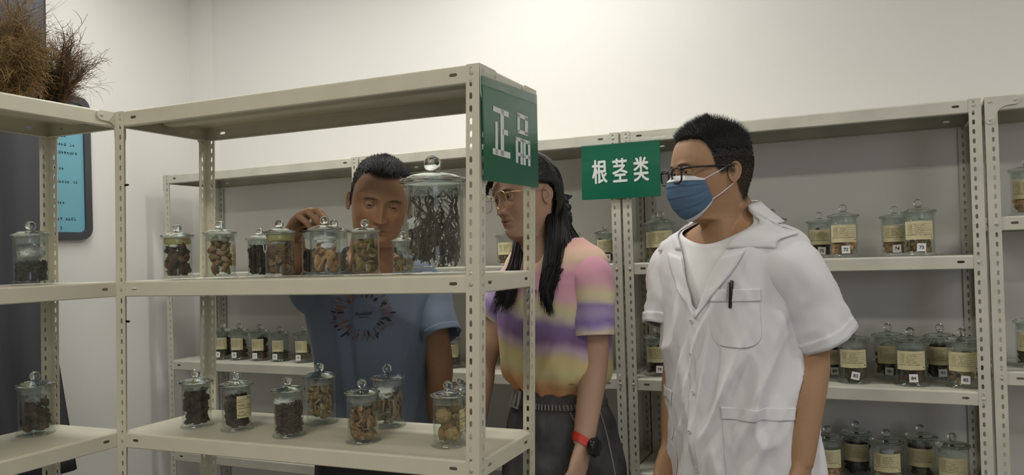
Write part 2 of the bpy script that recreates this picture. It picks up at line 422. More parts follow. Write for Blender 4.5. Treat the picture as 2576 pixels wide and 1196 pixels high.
# ------------------------------------------------------------------ glass jars
def jar_meshes():
    b = MB()
    out = [(.001,0),(.47,0),(.495,.012),(.492,.045),(.455,.085),(.433,.12),(.43,.16),(.43,1.24),(.445,1.27),(.475,1.285),(.478,1.315),(.455,1.33),(.425,1.33)]
    inn = [(.408,1.30),(.405,1.24),(.405,.16),(.395,.115),(.30,.095),(.001,.09)]
    b.lathe(out+inn, 36); body = b.mesh('jar_body', glass_m, sharp=50)
    l = MB()
    l.lathe([(.001,1.335),(.38,1.335),(.47,1.335),(.497,1.35),(.50,1.375),(.485,1.395),(.42,1.405),(.40,1.42),(.345,1.445),(.22,1.475),(.10,1.488),(.001,1.492)], 36)
    lid = l.mesh('lid', lidg_m, sharp=50)
    k = MB(); pr = [(.001,1.489),(.085,1.489),(.072,1.515)]
    for i in range(1, 12):
        a = -PI/2+.5+(PI-.5)*i/11; pr.append((max(.001, .132*math.cos(a)), 1.615+.132*math.sin(a)))
    k.lathe(pr, 20); knob = k.mesh('knob', lidg_m, sharp=60)
    s = MB(); s.lathe([(.392,1.333),(.398,1.30),(.385,1.135),(.36,1.125),(.352,1.15),(.355,1.325)], 32)
    stop = s.mesh('stopper', frost_m, sharp=60)
    return body, lid, knob, stop
frost_m = thin_glass('frosted_glass', (.93,.95,.94), rough=.25, haze=.10)
J_BODY, J_LID, J_KNOB, J_STOP = jar_meshes()
def curved(mb, R, a0, a1, z0, z1, n=12, mi=0, tilt=0.0):
    vs = []; fs = []
    for i in range(n+1):
        a = a0+(a1-a0)*i/n; dz = tilt*(i/n-.5)
        vs += [(R*math.cos(a), R*math.sin(a), z0+dz), (R*math.cos(a), R*math.sin(a), z1+dz)]
    for i in range(n): fs.append((2*i, 2*i+2, 2*i+3, 2*i+1))
    mb.add(vs, fs, mi)
def make_jar(pos, d, label, paper=None, num=None, group=None, zs=1.0, seed=0, lid_dz=0, numoff=0.0, numtilt=0.0):
    """paper = (angle offset, half angle, z0, z1, style)"""
    root = empty('glass_jar', pos, 0, label, 'jar', group)
    s3 = (d, d, d*zs)
    def p(name, me, par=root):
        o = obj(name, me, par); o.scale = s3 if par is root else (1, 1, 1); return o
    p('jar_body', J_BODY); lid = p('lid', J_LID); p('knob', J_KNOB, lid); p('stopper', J_STOP, lid)
    face = math.atan2(CAM.y-pos.y, CAM.x-pos.x); rng = random.Random(seed*13+5)
    R = .431*d
    if paper:
        off, half, z0, z1, style = paper; a0, a1 = face+off-half, face+off+half
        z0, z1 = z0*d*zs, z1*d*zs
        mb = MB(); curved(mb, R+.0003, a0, a1, z0, z1, 14)
        pl = mb.build('paper_label', paper_m, root)
        pr = MB(); wdt = (a1-a0)*R; hgt = z1-z0
        def add(x0, x1, y0, y1): curved(pr, R+.0007, a0+x0/R, a0+x1/R, z0+y0, z0+y1, 1)
        def line(x0, x1, y): curved(pr, R+.0007, a0+x0/R, a0+x1/R, z0+y-.0002, z0+y+.0002, 6)
        if style == 'table':
            for k in range(5): line(wdt*.12, wdt*.9, hgt*(.36+k*.12))
            curved(pr, R+.0007, a0+wdt*.26/R, a0+(wdt*.26+.0004)/R, z0+hgt*.36, z0+hgt*.84, 1)
            for k in range(4):
                y = hgt*(.42+k*.12); glyph_row(add, wdt*.14, wdt*.25, y, .0022, rng, 1.4); glyph_row(add, wdt*(.36+.04*rng.random()), wdt*(.6+.1*rng.random()), y, .0024, rng, 1.25)
            glyph_row(add, wdt*.08, wdt*.92, hgt*.27, .0026, rng, 1.0, .9)
            add(wdt*.9, wdt*.94, hgt*.12, hgt*.17)
        else:
            for k, (xa, xb) in enumerate(((.58,.98),(.04,.42),(.04,.95),(.04,.92),(.04,.44),(.04,.52))):
                y = hgt*(.90-k*.155); glyph_row(add, wdt*xa, wdt*xb, y, .0036 if k != 3 else .0025, rng, 1.15 if k != 3 else .8, .95)
            for k in range(3): line(wdt*.03, wdt*.97, hgt*(.83-k*.31))
        if pr.v: pr.build('label_print', ink_m, pl)
    if num:
        off = (paper[0] if paper else 0)+numoff
        # a flat white sticker standing against the glass
        a = face+off; nrm = Vector((math.cos(a), math.sin(a), 0)); ux = Vector((-math.sin(a), math.cos(a), 0)); uz = Vector((0, 0, 1))
        ux2 = ux*math.cos(numtilt)+uz*math.sin(numtilt); uy2 = uz*math.cos(numtilt)-ux*math.sin(numtilt)
        c = nrm*(R+.0022)+uz*(.265*d*zs); hs = .0112
        mb = MB(); q = [c-ux2*hs-uy2*hs, c+ux2*hs-uy2*hs, c+ux2*hs+uy2*hs, c-ux2*hs+uy2*hs]
        mb.add(q+[x-nrm*.0006 for x in q], [(0,1,2,3),(7,6,5,4),(0,4,5,1),(1,5,6,2),(2,6,7,3),(3,7,4,0)])
        t = mb.build('number_tag', white_m, root, smooth=False)
        me = place_text(text_mesh(num, 1.0, .02, name='number'), c+nrm*.0004, ux2, uy2, None, .0095); me.materials.append(ink_m)
        obj('number', me, t)
    return root
# ------------------------------------------------------------------ what is in the jars
herb_m = vcmat('dried_herb', 0.85, 0.25, 0.6, 350)
def shade(c, rng, v=.25): k = 1+rng.uniform(-v, v); return tuple(min(1, x*k*(1+rng.uniform(-.06,.06))) for x in c)
def fill(kind, d, z0, z1, cols, n, seed, size=1.0, zs=1.0):
    """loose dried pieces packed in a jar of lid diameter d, as one MB plus colours"""
    rng = random.Random(seed); mb = MB(); cc = []; R = .385*d
    if kind == 'shreds':        # the packed middle of a heap of fine herb
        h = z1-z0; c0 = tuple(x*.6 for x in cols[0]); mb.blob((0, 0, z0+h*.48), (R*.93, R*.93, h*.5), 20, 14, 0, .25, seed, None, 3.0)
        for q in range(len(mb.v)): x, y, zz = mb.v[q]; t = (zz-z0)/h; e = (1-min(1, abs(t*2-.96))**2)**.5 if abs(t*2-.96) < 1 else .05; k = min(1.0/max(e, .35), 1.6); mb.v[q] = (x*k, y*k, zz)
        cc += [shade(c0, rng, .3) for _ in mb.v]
    for i in range(n):
        r = R*math.sqrt(rng.uniform(.12, 1)); a = rng.uniform(0, 2*PI); z = z0+(z1-z0)*(i+.5)/n
        e = Vector((rng.gauss(0,1), rng.gauss(0,1), rng.gauss(0,.7))).normalized()
        rot = Vector((0,0,1)).rotation_difference(e).to_matrix(); k0 = len(mb.v); col = shade(rng.choice(cols), rng)
        if kind == 'lumps':
            s = size*rng.uniform(.7, 1.3); rr = (s, s*rng.uniform(.7,1), s*rng.uniform(.8,1.5)); mr = max(rr)
            r = min(r, R-mr*.9); mb.blob((r*math.cos(a), r*math.sin(a), max(z, z0+mr*.6)), rr, 9, 6, 0, .75, i+seed*31, rot, 1.4)
        elif kind == 'slices':
            s = size*rng.uniform(.6, 1.25); rr = (s, s*rng.uniform(.55,1), s*.16); r = min(r, R-s*.8)
            mb.blob((r*math.cos(a), r*math.sin(a), max(z, z0+s*.5)), rr, 10, 4, 0, .45, i+seed*17, rot, 1.2)
        elif kind in ('twigs', 'shreds'):
            L = size*rng.uniform(.6, 1.3); c = Vector((r*math.cos(a), r*math.sin(a), z)); pts = []
            if kind == 'twigs': e = Vector((e.x*.5, e.y*.5, 1 if rng.random() < .5 else e.z)).normalized()
            b = Vector((rng.uniform(-1,1), rng.uniform(-1,1), rng.uniform(-1,1)))*L*.35
            for t in (-.5, -.2, .15, .5):
                p = c+e*L*t+b*(t*t*4-.4); q = math.hypot(p.x, p.y)
                if q > R: p.x *= R/q; p.y *= R/q
                p.z = min(max(p.z, z0), z1+L*.2); pts.append(p)
            w_ = L*(.07 if kind == 'shreds' else .05)*rng.uniform(.7, 1.6); mb.tube(pts, [w_*.6, w_, w_*.9, w_*.4], 5)
        for q in range(k0, len(mb.v)):
            x, y, zz = mb.v[q]; h = math.hypot(x, y); g = min(1, .40*d/h) if h > 1e-6 else 1; mb.v[q] = (x*g, y*g, max(zz, z0))
        cc += [tuple(x*rng.uniform(.8, 1.15) for x in col) for _ in range(len(mb.v)-k0)]
    return mb, cc
def put_fill(pos, d, kind, z0, z1, cols, n, label, name='dried_herb', size=.009, seed=1, cat='dried herb', zs=1.0):
    mb, cc = fill(kind, d, z0*d*zs+.001, z1*d*zs, cols, n, seed, size)
    o = mb.build(name, herb_m, None, colors=cc, loc=pos, sharp=None); return tag(o, label, cat, kind='stuff')
def wad(pos, d, z, r, label, mat, name='cotton_wad', cat='cotton', sx=1.0, sz=.6, seed=1, dx=0, dy=0):
    mb = MB(); mb.blob((dx*d, dy*d, z*d), (r*d*sx, r*d, r*d*sz), 22, 14, 0, .45, seed, None, 1.6)
    return tag(mb.build(name, mat, None, loc=pos, sharp=None), label, cat)
def pieces(pos, d, shape, z0, z1, n, size, cols, label, group, name, cat, seed, rmin=.25):
    """countable pieces in a jar: one object each"""
    rng = random.Random(seed); R = .395*d; got = []; z0 = z0*d; z1 = z1*d; tries = 0
    meshes = []
    for k in range(6):
        mb = MB(); s = size
        if shape == 'nodule': mb.blob((0,0,0), (s*rng.uniform(.62,.85), s*rng.uniform(.6,.8), s*rng.uniform(1,1.35)), 12, 9, 0, .5, seed*9+k, None, 1.1)
        elif shape == 'disc': mb.blob((0,0,0), (s, s*rng.uniform(.75,1), s*.22), 14, 5, 0, .3, seed*9+k, None, 1.0)
        elif shape == 'tuber': mb.blob((0,0,0), (s, s*rng.uniform(.85,1), s*rng.uniform(.85,1.05)), 22, 16, 0, .28, seed*9+k, None, 2.2)
        c = cols[k % len(cols)]; meshes.append(mb.mesh(name, herb_m, True, None, [shade(c, rng, .12) for _ in mb.v]))
    while len(got) < n and tries < 9000:
        tries += 1; rr = size*(.80 if shape == 'disc' else 1.2 if shape == 'nodule' else .98)
        r = (R-rr)*math.sqrt(rng.uniform(rmin, 1)); a = rng.uniform(0, 2*PI)
        p = Vector((r*math.cos(a), r*math.sin(a), z0+rr*(1.2 if shape == 'disc' else 1.0)+(z1-z0-rr)*rng.random()))
        if any((p-q).length < size*(.82 if shape == 'disc' else 1.45) for q in got): continue
        got.append(p)
    for k, p in enumerate(sorted(got, key=lambda v: v.z)):
        o = obj(name, meshes[k % 6], None, pos+p, (rng.uniform(0,6), rng.uniform(0,6), rng.uniform(0,6))); tag(o, label, cat, group)

BR1 = [(.075,.04,.022),(.11,.06,.03),(.05,.028,.016),(.14,.075,.04)]
BLK = [(.02,.017,.015),(.035,.027,.02)]
TAN = [(.32,.20,.09),(.26,.15,.065),(.38,.25,.12)]
OCH = [(.27,.18,.06),(.20,.12,.045),(.34,.24,.09)]
ORG = [(.48,.28,.14),(.40,.22,.10),(.55,.34,.18)]
PAL = [(.52,.40,.22),(.45,.33,.16),(.60,.48,.28)]
GRN = [(.13,.12,.05),(.20,.18,.08),(.09,.09,.04)]
FM = "on the middle front shelf"
FL = "on the lower front shelf"
def fjar(px, py, ly, lidpx, label, **k):
    p = on_F(px, py, ly, Z_MID+.0008); return p, (lambda d: (make_jar(p, d, label, **k), d)[1])(lidpx*depth(p)/FPX)
# --- front rack, middle shelf, left to right
p, d = fjar(449, 700, .075, 80, 'leftmost glass jar '+FM+', dark wrinkled fruits under a yellow stopper')
put_fill(p, d, 'lumps', .11, 1.06, BR1, 46, 'dark brown wrinkled fruits heaped in the leftmost jar '+FM, 'dried_fruit', .0088, 11)
wad(p, d, 1.05, .10, 'small white disc lying on the dark fruits under a yellow stopper', white_m, 'desiccant_disc', 'desiccant', 1.6, .5, 3, .12, -.28)
p1 = (p, d)
p, d = fjar(556, 697, .075, 84, 'glass jar of tan knobbly roots, second from the left '+FM, paper=(1.25, .42, .35, .98, 'text'), seed=2)
pieces(p, d, 'nodule', .10, 1.17, 60, .0098, TAN, 'tan knobbly root piece in the second jar from the left '+FM, 'knobbly root pieces in one jar', 'root_piece', 'root', 21, .15)
p, d = fjar(655, 692, .215, 70, 'glass jar of fine blackish herb half hidden behind the jar with looped string')
put_fill(p, d, 'shreds', .10, 1.12, [(.045,.035,.02),(.07,.05,.028),(.03,.025,.016)], 420, 'fine blackish shredded herb in the half hidden jar '+FM, 'dried_herb', .016, 31)
p, d = fjar(706, 696, .10, 83, 'glass jar of curled brown slices with yellow stopper and looped string')
put_fill(p, d, 'slices', .10, .92, [(.19,.11,.05),(.24,.15,.07),(.13,.075,.035)], 85, 'curled brown root slices in the jar with the looped string '+FM, 'root_slices', .013, 41)
p4 = (p, d)
wad(p, d, 1.02, .26, 'crumpled clear bag with a looped white string above the brown slices', bag_m, 'plastic_bag', 'bag', 1.0, .45, 5, 0, -.08)
p, d = fjar(797, 692, .225, 82, "glass jar of black herb whose lid the man's hand is holding", )
put_fill(p, d, 'shreds', .10, .80, BLK, 240, "black shredded herb in the jar under the man's hand", 'dried_herb', .016, 51)
HANDJAR = (p.copy(), d)
p, d = fjar(820, 693, .085, 87, 'glass jar of orange-tan slices with white cotton under the lid')
pieces(p, d, 'disc', .10, .84, 40, .0160, ORG, 'orange-tan root slice in the jar with white cotton '+FM, 'orange-tan root slices in one jar', 'root_slice', 'root slice', 61, .05)
wad(p, d, 1.10, .33, 'white cotton plug filling the top of the jar of orange-tan slices', cotton_m, sz=.50, seed=6)
wad(p, d, .88, .22, 'white plastic sachet wedged against the glass above orange-tan slices', cotton_m, 'plastic_bag', 'bag', .9, .55, 8, .17, -.08)
p, d = fjar(843, 690, .24, 80, 'glass jar at the back, mostly hidden by the cotton-plugged jar')
put_fill(p, d, 'shreds', .10, .7, GRN, 60, 'olive green herb in the small back jar '+FM, 'dried_herb', .012, 66)
p, d = fjar(921, 688, .11, 81, "glass jar of ochre twisted bark pieces, right in front of the man's chin")
put_fill(p, d, 'slices', .10, 1.02, OCH, 62, "ochre twisted bark pieces in the jar in front of the man's chin", 'bark_pieces', .0165, 71)
p, d = fjar(1016, 686, .16, 62, 'glass jar one third full of ochre pieces, half hidden by the giant jar')
put_fill(p, d, 'slices', .10, .52, OCH, 40, 'ochre pieces at the bottom of the jar beside the giant jar', 'bark_pieces', .013, 81)
wad(p, d, 1.0, .28, 'grey crumpled bag in the jar half hidden by the giant jar', bag_m, 'plastic_bag', 'bag', 1, .7, 9)
p, d = fjar(1096, 684, .118, 171, 'giant lidded glass jar of tangled dark roots beside the green sign post')
BIG = (p.copy(), d)
def tangled(seed, d, n, z0, z1):
    rng = random.Random(seed); mb = MB(); cc = []; R = .375*d
    for i in range(n):
        a = rng.uniform(0, 2*PI); r = R*math.sqrt(rng.uniform(.1, 1)); q = Vector((r*math.cos(a), r*math.sin(a), rng.uniform(z0, z0+.25*(z1-z0))*d if rng.random() < .8 else rng.uniform(z0, z1)*d))
        v = Vector((rng.gauss(0,.35), rng.gauss(0,.35), 1)).normalized(); pts = [q.copy()]; L = rng.randint(8, 18)
        for t in range(L):
            v = (v+Vector((rng.gauss(0,.3), rng.gauss(0,.3), rng.gauss(0,.22)))).normalized(); q = q+v*d*.066
            h = math.hypot(q.x, q.y)
            if h > R: q.x *= R/h; q.y *= R/h; v.x *= -.3; v.y *= -.3
            if q.z > z1*d or q.z < z0*d: q.z = min(max(q.z, z0*d), z1*d); v.z *= -.6
            pts.append(q.copy())
        th = (rng.uniform(.013, .026) if i % 3 == 0 else rng.uniform(.005, .012))*d; k0 = len(mb.v)
        mb.tube(pts, [th*(1-.5*j/len(pts))*rng.uniform(.85, 1.2) for j in range(len(pts))], 6)
        c = shade(rng.choice([(.085,.055,.038),(.06,.04,.03),(.12,.08,.05)]), rng); cc += [tuple(x*rng.uniform(.8,1.2) for x in c) for _ in range(len(mb.v)-k0)]
    return mb, cc
mb, cc = tangled(5, d, 120, .11, 1.24)
tag(mb.build('tangled_roots', herb_m, None, colors=cc, loc=p, sharp=None), 'tangled dark brown roots filling the giant glass jar', 'roots', kind='stuff')
wad(p, d, .72, .11, 'white cotton tuft among the dark roots of the giant jar', cotton_m, seed=12, dx=-.26, dy=-.12, sz=1.0)
yel_m = nmat('yellow_stopper', (.50, .42, .10), .6)
for (pp, dd), nm in ((p1, 'leftmost jar '+FM), (p4, 'jar with the looped string '+FM)):
    mb = MB(); mb.lathe([(.001,1.10),(.36,1.10),(.383,1.13),(.383,1.27),(.37,1.30),(.001,1.30)], 28)
    o = mb.build('yellow_stopper', yel_m, None, loc=pp); o.scale = (dd, dd, dd); tag(o, 'yellow stopper in the '+nm, 'stopper')
pp, dd = p4
mb = MB(); pts = []
for k in range(15):
    a = PI*k/14; pts.append((.06*dd*math.cos(a)-.02, -.36*dd, (.98-.22*math.sin(a))*dd))
mb.tube(pts, .0009, 5); tag(mb.build('string_loop', white_m, None, loc=pp), 'thin white string loop hanging in front of brown slices in a jar', 'string')
# --- front rack, lower shelf, left to right (bases seen on the shelf)
def ljar(px, py, lidpx, label, **k):
    p = at_z(px, py, Z_LOW+.0008); d = lidpx*depth(p)/FPX; make_jar(p, d, label, **k); return p, d
p, d = ljar(496, 1073, 82, 'glass jar of black twisted roots, leftmost '+FL)
put_fill(p, d, 'lumps', .10, 1.08, [(.05,.035,.022),(.03,.022,.015)], 44, 'black twisted root chunks in the leftmost jar '+FL, 'dried_roots', .010, 101)
p, d = ljar(597, 1081, 83, 'glass jar of dark roots with a cream printed label '+FL, paper=(.62, .62, .40, 1.06, 'text'), seed=4)
put_fill(p, d, 'lumps', .10, 1.0, [(.075,.045,.028),(.05,.03,.02)], 46, 'dark brown root chunks in the jar with a cream label '+FL, 'dried_roots', .010, 111)
p, d = ljar(728, 1097, 85, 'glass jar of fine dark brown shreds under white cotton '+FL)
put_fill(p, d, 'shreds', .10, .98, [(.10,.06,.04),(.075,.045,.03),(.14,.09,.06)], 620, 'fine dark brown shreds in the third jar '+FL, 'dried_herb', .017, 121)
wad(p, d, 1.04, .28, 'greyish white cotton above fine dark shreds in a jar', cotton_m, seed=15, sz=.5, dx=-.06, dy=-.08)
p, d = ljar(808, 1064, 86, 'glass jar of round pale slices, standing at the rear '+FL)
pieces(p, d, 'disc', .10, 1.12, 74, .0118, [(.40,.30,.16),(.34,.25,.12),(.30,.21,.10)], 'round pale root slice in the rear jar '+FL, 'round pale root slices in one jar', 'root_slice', 'root slice', 131, .2)
wad(p, d, 1.16, .30, 'flat white bag under the lid of the jar of round pale slices', bag_m, 'plastic_bag', 'bag', 1, .25, 17)
p, d = ljar(914, 1111, 90, 'glass jar of golden brown bark shreds '+FL)
put_fill(p, d, 'slices', .10, .98, [(.30,.18,.08),(.38,.24,.11),(.22,.13,.06)], 125, 'golden brown bark shreds in the jar right of the middle '+FL, 'bark_shreds', .0118, 141)
wad(p, d, 1.06, .26, 'grey crumpled film above golden brown bark shreds in a jar', bag_m, 'plastic_bag', 'bag', 1, .5, 18)
p, d = ljar(978, 1072, 89, 'glass jar of long grey-brown sticks with a white sachet at the rear')
put_fill(p, d, 'twigs', .11, .90, [(.24,.17,.10),(.30,.22,.13),(.18,.12,.07)], 40, 'long grey-brown sticks in the rear jar with a sachet', 'dried_sticks', .058, 151)
wad(p, d, .98, .24, 'white crumpled sachet above grey-brown sticks in a jar', cotton_m, 'plastic_bag', 'bag', 1, .8, 19, -.02, -.1)
p, d = ljar(1131, 1121, 93, 'glass jar of big round ribbed seeds beside the front sign post', paper=(1.12, .40, .42, 1.0, 'text'), seed=7)
pieces(p, d, 'tuber', .10, 1.12, 9, .0172, [(.36,.24,.11),(.42,.30,.15)], 'big ribbed light brown seed in the jar beside the sign post', 'big ribbed seeds in one jar', 'large_seed', 'seed', 163, .0)
p, d = ljar(1162, 1084, 76, 'glass jar standing behind the jar of big seeds, cut by the sign post')
put_fill(p, d, 'lumps', .10, .8, TAN, 30, 'tan chunks in the jar behind the jar of big seeds', 'dried_roots', .010, 171)
# --- left rack
p = on_L(80, 706, .07, Z_MID+.0008); d = 92*depth(p)/FPX
make_jar(p, d, "glass jar half full of black grains on the left rack's middle shelf")
put_fill(p, d, 'lumps', .10, .60, BLK, 330, "black grains in the jar on the left rack's middle shelf", 'black_grains', .0048, 181)
wad(p, d, .86, .30, 'crumpled clear film above black grains in a jar', bag_m, 'plastic_bag', 'bag', 1, .75, 22)
wad(p, d, .86, .17, 'white cotton ball above black grains in a jar', cotton_m, seed=23, dx=.05, dy=-.12, sz=.8)
p = at_z(91, 1092, Z_LOW+.0008); d = 90*depth(p)/FPX
make_jar(p, d, "glass jar of dark brown chunks on the left rack's lower shelf")
put_fill(p, d, 'lumps', .10, .88, [(.07,.04,.027),(.05,.03,.02),(.10,.055,.032)], 46, "dark brown chunks in the jar on the left rack's lower shelf", 'dried_roots', .0105, 191)
wad(p, d, .98, .25, 'crumpled clear film above dark brown chunks in a jar', bag_m, 'plastic_bag', 'bag', 1, .6, 25)
# --- wall racks: (px, base py, lid px, y offset behind the rack front, z, number, colours, fill height, label)
BT, BLW = 'on the wall rack', 'on the wall rack'
TB = lambda off=0.0: (off, .98, .50, 1.06, 'table')
WJ = [
 (562, 893, 52, .10, ZB_L, '9', BR1, .95, 'labelled jar half hidden by the rear post, leftmost of the distant lower row', -.35),
 (603, 893, 52, .10, ZB_L, '10', BR1, .9, 'labelled jar of greyish bark, second from left in the distant lower row', -.35),
 (655, 893, 52, .10, ZB_L, '11', BR1, 1.1, 'labelled jar full of reddish chips, third from left in the distant lower row', -.35),
 (705, 893, 50, .10, ZB_L, '12', GRN, .5, 'half empty labelled jar, fourth from left in the distant lower row', -.35),
 (764, 896, 52, .09, ZB_L, '13', TAN, .8, "labelled jar of yellowish flakes beside the man's blue shirt", -.35),
 (1136, 920, 56, .09, ZB_L, None, BR1, .5, "labelled jar on the wall rack seen between the man's elbow and the front post", .1),
 (648, 1112, 52, .08, CZ-.785, None, GRN, .8, 'jar on the bottom wall shelf whose lid shows behind the cream-labelled jar', 0),
 (1274, 662, 54, .12, ZB_M, None, OCH, .6, "labelled jar on the wall rack just below the woman's chin", 0),
 (1436, 660, 54, .10, ZB_M, None, BR1, .6, "jar on the wall rack just behind the woman's hair claw", 0),
 (1524, 656, 56, .05, ZB_M, '39', OCH, 1.0, 'labelled jar with tag 39 left of the double post under the green sign', 0),
 (1652, 655, 70, .20, ZB_M, None, OCH, .5, 'jar hidden behind the jar with tag 69', -.2),
 (1665, 655, 79, .07, ZB_M, '69', PAL, .55, 'labelled jar of pale pieces with tag 69 by the masked man', 0),
 (1778, 655, 72, .15, ZB_M, None, BR1, .6, "jar on the wall rack mostly hidden by the masked man's chin and shoulder", 0),
 (1905, 650, 66, .22, ZB_M, None, BR1, .8, "jar at the back, mostly hidden by the white coat's collar", 0),
 (1946, 650, 72, .14, ZB_M, None, BR1, 1.15, "jar showing above the white coat's shoulder", 0),
 (2064, 650, 66, .17, ZB_M, '75', BR1, 1.0, 'labelled jar with dark herb half hidden behind the jar tagged 72', 0),
 (2124, 649, 77, .06, ZB_M, '72', ORG, .55, 'labelled jar of reddish pieces with tag 72', 0),
 (2253, 648, 72, .13, ZB_M, '74', ORG, .9, 'labelled jar with tag 74 half hidden by the jar tagged 73', 0),
 (2314, 646, 82, .05, ZB_M, '73', OCH, .5, 'labelled jar with tag 73 nearest the right double post', 0),
 (2588, 570, 84, .06, CZ+.065, None, ORG, .55, 'labelled jar cut by the right edge of the picture, upper row', 0),
 (2600, 950, 84, .10, CZ-.345, None, GRN, .6, 'jar cut by the right edge of the picture, lower row', 0),
 (1656, 944, 70, .09, ZB_L, '79', BR1, 1.05, "labelled jar of dark roots with tag 79 beside the white coat's sleeve", 0),
 (2096, 950, 66, .19, ZB_L, '89', BLK, 1.1, "labelled jar of black herb with tag 89 below the white coat's left sleeve", 0),
 (2148, 963, 80, .09, ZB_L, '83', GRN, .95, 'labelled jar with a tilted tag 83', 0),
 (2237, 951, 79, .20, ZB_L, '90', BR1, .8, 'labelled jar with tag 90 at the back of the lower wall shelf', -.1),
 (2294, 972, 86, .08, ZB_L, '84', BR1, .8, 'labelled jar with tag 84 in front of the jar tagged 90', 0),
 (2368, 957, 80, .20, ZB_L, '91', [(.05,.02,.018)], 1.15, 'labelled jar of dark red fruit with tag 91 at the back', 0),
 (2425, 980, 93, .08, ZB_L, '85', PAL, 1.0, 'labelled jar of pale yellow flakes with tag 85 by the right double post', 0),
 (2088, 1290, 86, .10, CZ-.70, None, ORG, .8, 'jar at the bottom edge right of the man\'s forearm', 0),
 (2160, 1275, 76, .20, CZ-.70, None, BLK, 1.15, 'jar of black herb on the bottom wall shelf behind the jar by the forearm', 0),
 (2236, 1295, 88, .10, CZ-.70, None, PAL, .7, 'jar at the bottom edge in the middle of the lowest row', 0),
 (2322, 1282, 80, .19, CZ-.70, None, BR1, 1.15, 'jar of dark brown chunks with a flat lid on the bottom wall shelf', 0),
 (2402, 1306, 92, .10, CZ-.70, None, TAN, .8, 'jar at the bottom edge nearest the right double post', 0),
]
for i, (px, py, lp, yo, z, num, cols, h, lb, off) in enumerate(WJ):
    p = at_y(px, py, B_Y+yo); p.z = z+.0008; d = lp*depth(p)/FPX
    d = min(d, .094)
    lab = None if (px in (1905, 1946, 648, 1436)) else (off, 1.02 if off == 0 else .72, .50, 1.06, 'table')
    make_jar(p, d, lb, paper=lab, num=num, seed=i+20, numtilt=(-.2 if num == '83' else -.06 if i % 3 == 0 else .03), numoff=(-.25 if off < -.3 else .12))
    kind = 'lumps' if cols in (BR1, ORG) else 'slices' if cols in (PAL, OCH, TAN) else 'shreds'
    put_fill(p, d, kind, .10, h, cols, 42 if kind == 'lumps' else 60 if kind == 'slices' else 160, 'dried herb inside the '+' '.join(lb.split()[:12]), 'dried_herb', .0095 if kind != 'shreds' else .016, 300+i)
    if i % 3 == 0 and h < 1.0: wad(p, d, 1.02, .2, 'white bag inside the '+' '.join(lb.split()[:11]), cotton_m, 'plastic_bag', 'bag', 1, .6, 40+i)

# ------------------------------------------------------------------ green signs
green_m = nmat('green_sign', (.006, .135, .075), .22, spec=.5, coat=.3)
signwhite_m = nmat('sign_white', (.80, .84, .82), .4)
film_m = thin_glass('clear_tape', (.95, .96, .95), rough=.08, haze=.10)
def sign_board(corners, n, label, name='green_sign', t=.003):
    tl, tr, br, bl = corners; mb = MB()
    mb.add([tl, tr, br, bl]+[q+n*t for q in (tl, tr, br, bl)], [(3,2,1,0),(4,5,6,7),(0,1,5,4),(1,2,6,5),(2,3,7,6),(3,0,4,7)])
    o = mb.build(name, green_m, None, smooth=False); tag(o, label, 'sign'); return o
E_N = Vector((math.cos(F_YAW), math.sin(F_YAW), 0))        # outward normal of the rack's right end
E_N = (E_N + Vector((0, 0, -F_SH[0]))).normalized()
e0 = FP(1.0, .15, Z_TOP) + E_N*.0055
cs = [plane_hit(x, y, e0, E_N) for x, y in ((1210, 190), (1347.5, 240), (1352, 473), (1217.5, 454))]
s1 = sign_board(cs, E_N, 'green sign with two white characters taped to the end of the front rack')
# the two characters as straight strokes (corner pixels on the sign's own plane)
def strokes(sign, n, e, quads, name='character'):
    mb = MB()
    for q in quads:
        P = [plane_hit(x, y, e, n)+n*.0006 for x, y in q]; mb.add(P, [(3,2,1,0)])
    mb.build(name, signwhite_m, sign, smooth=False)
def Z4(l): return [(940+x/1.993, 140+y/1.993) for x, y in l]
e1 = e0+E_N*.003
zheng = [Z4(q) for q in (
  [(597,251),(676,284),(676,312),(597,277)], [(633,268),(651,275),(653,505),(636,500)], [(645,368),(672,377),(673,403),(645,395)],
  [(608,329),(621,334),(622,498),(609,494)], [(596,463),(684,487),(684,518),(596,494)])]
pin = [Z4(q) for q in (
  [(719,285),(772,309),(772,330),(719,306)], [(719,368),(772,386),(772,405),(719,387)], [(719,290),(732,296),(732,388),(719,384)], [(757,306),(772,312),(772,402),(757,396)],
  [(710,406),(746,418),(746,436),(710,424)], [(712,482),(746,492),(746,510),(712,500)], [(710,410),(723,415),(724,540),(712,536)], [(734,418),(746,422),(747,549),(735,545)],
  [(749,419),(784,431),(784,449),(749,437)], [(750,494),(784,504),(784,522),(750,512)], [(749,423),(761,427),(762,552),(750,548)], [(772,431),(784,435),(785,557),(773,553)])]
strokes(s1, E_N, e1, zheng); strokes(s1, E_N, e1, pin)
NB = Vector((0, -1, 0)); b0 = Vector((0, B_Y-.006, 0))
cs = [plane_hit(x, y, b0, NB) for x, y in ((1463, 368), (1660, 352), (1663, 494), (1465, 504))]
s2 = sign_board(cs, NB, 'green sign with three white characters hung over the double post of the wall rack')
b1 = b0+NB*.0036
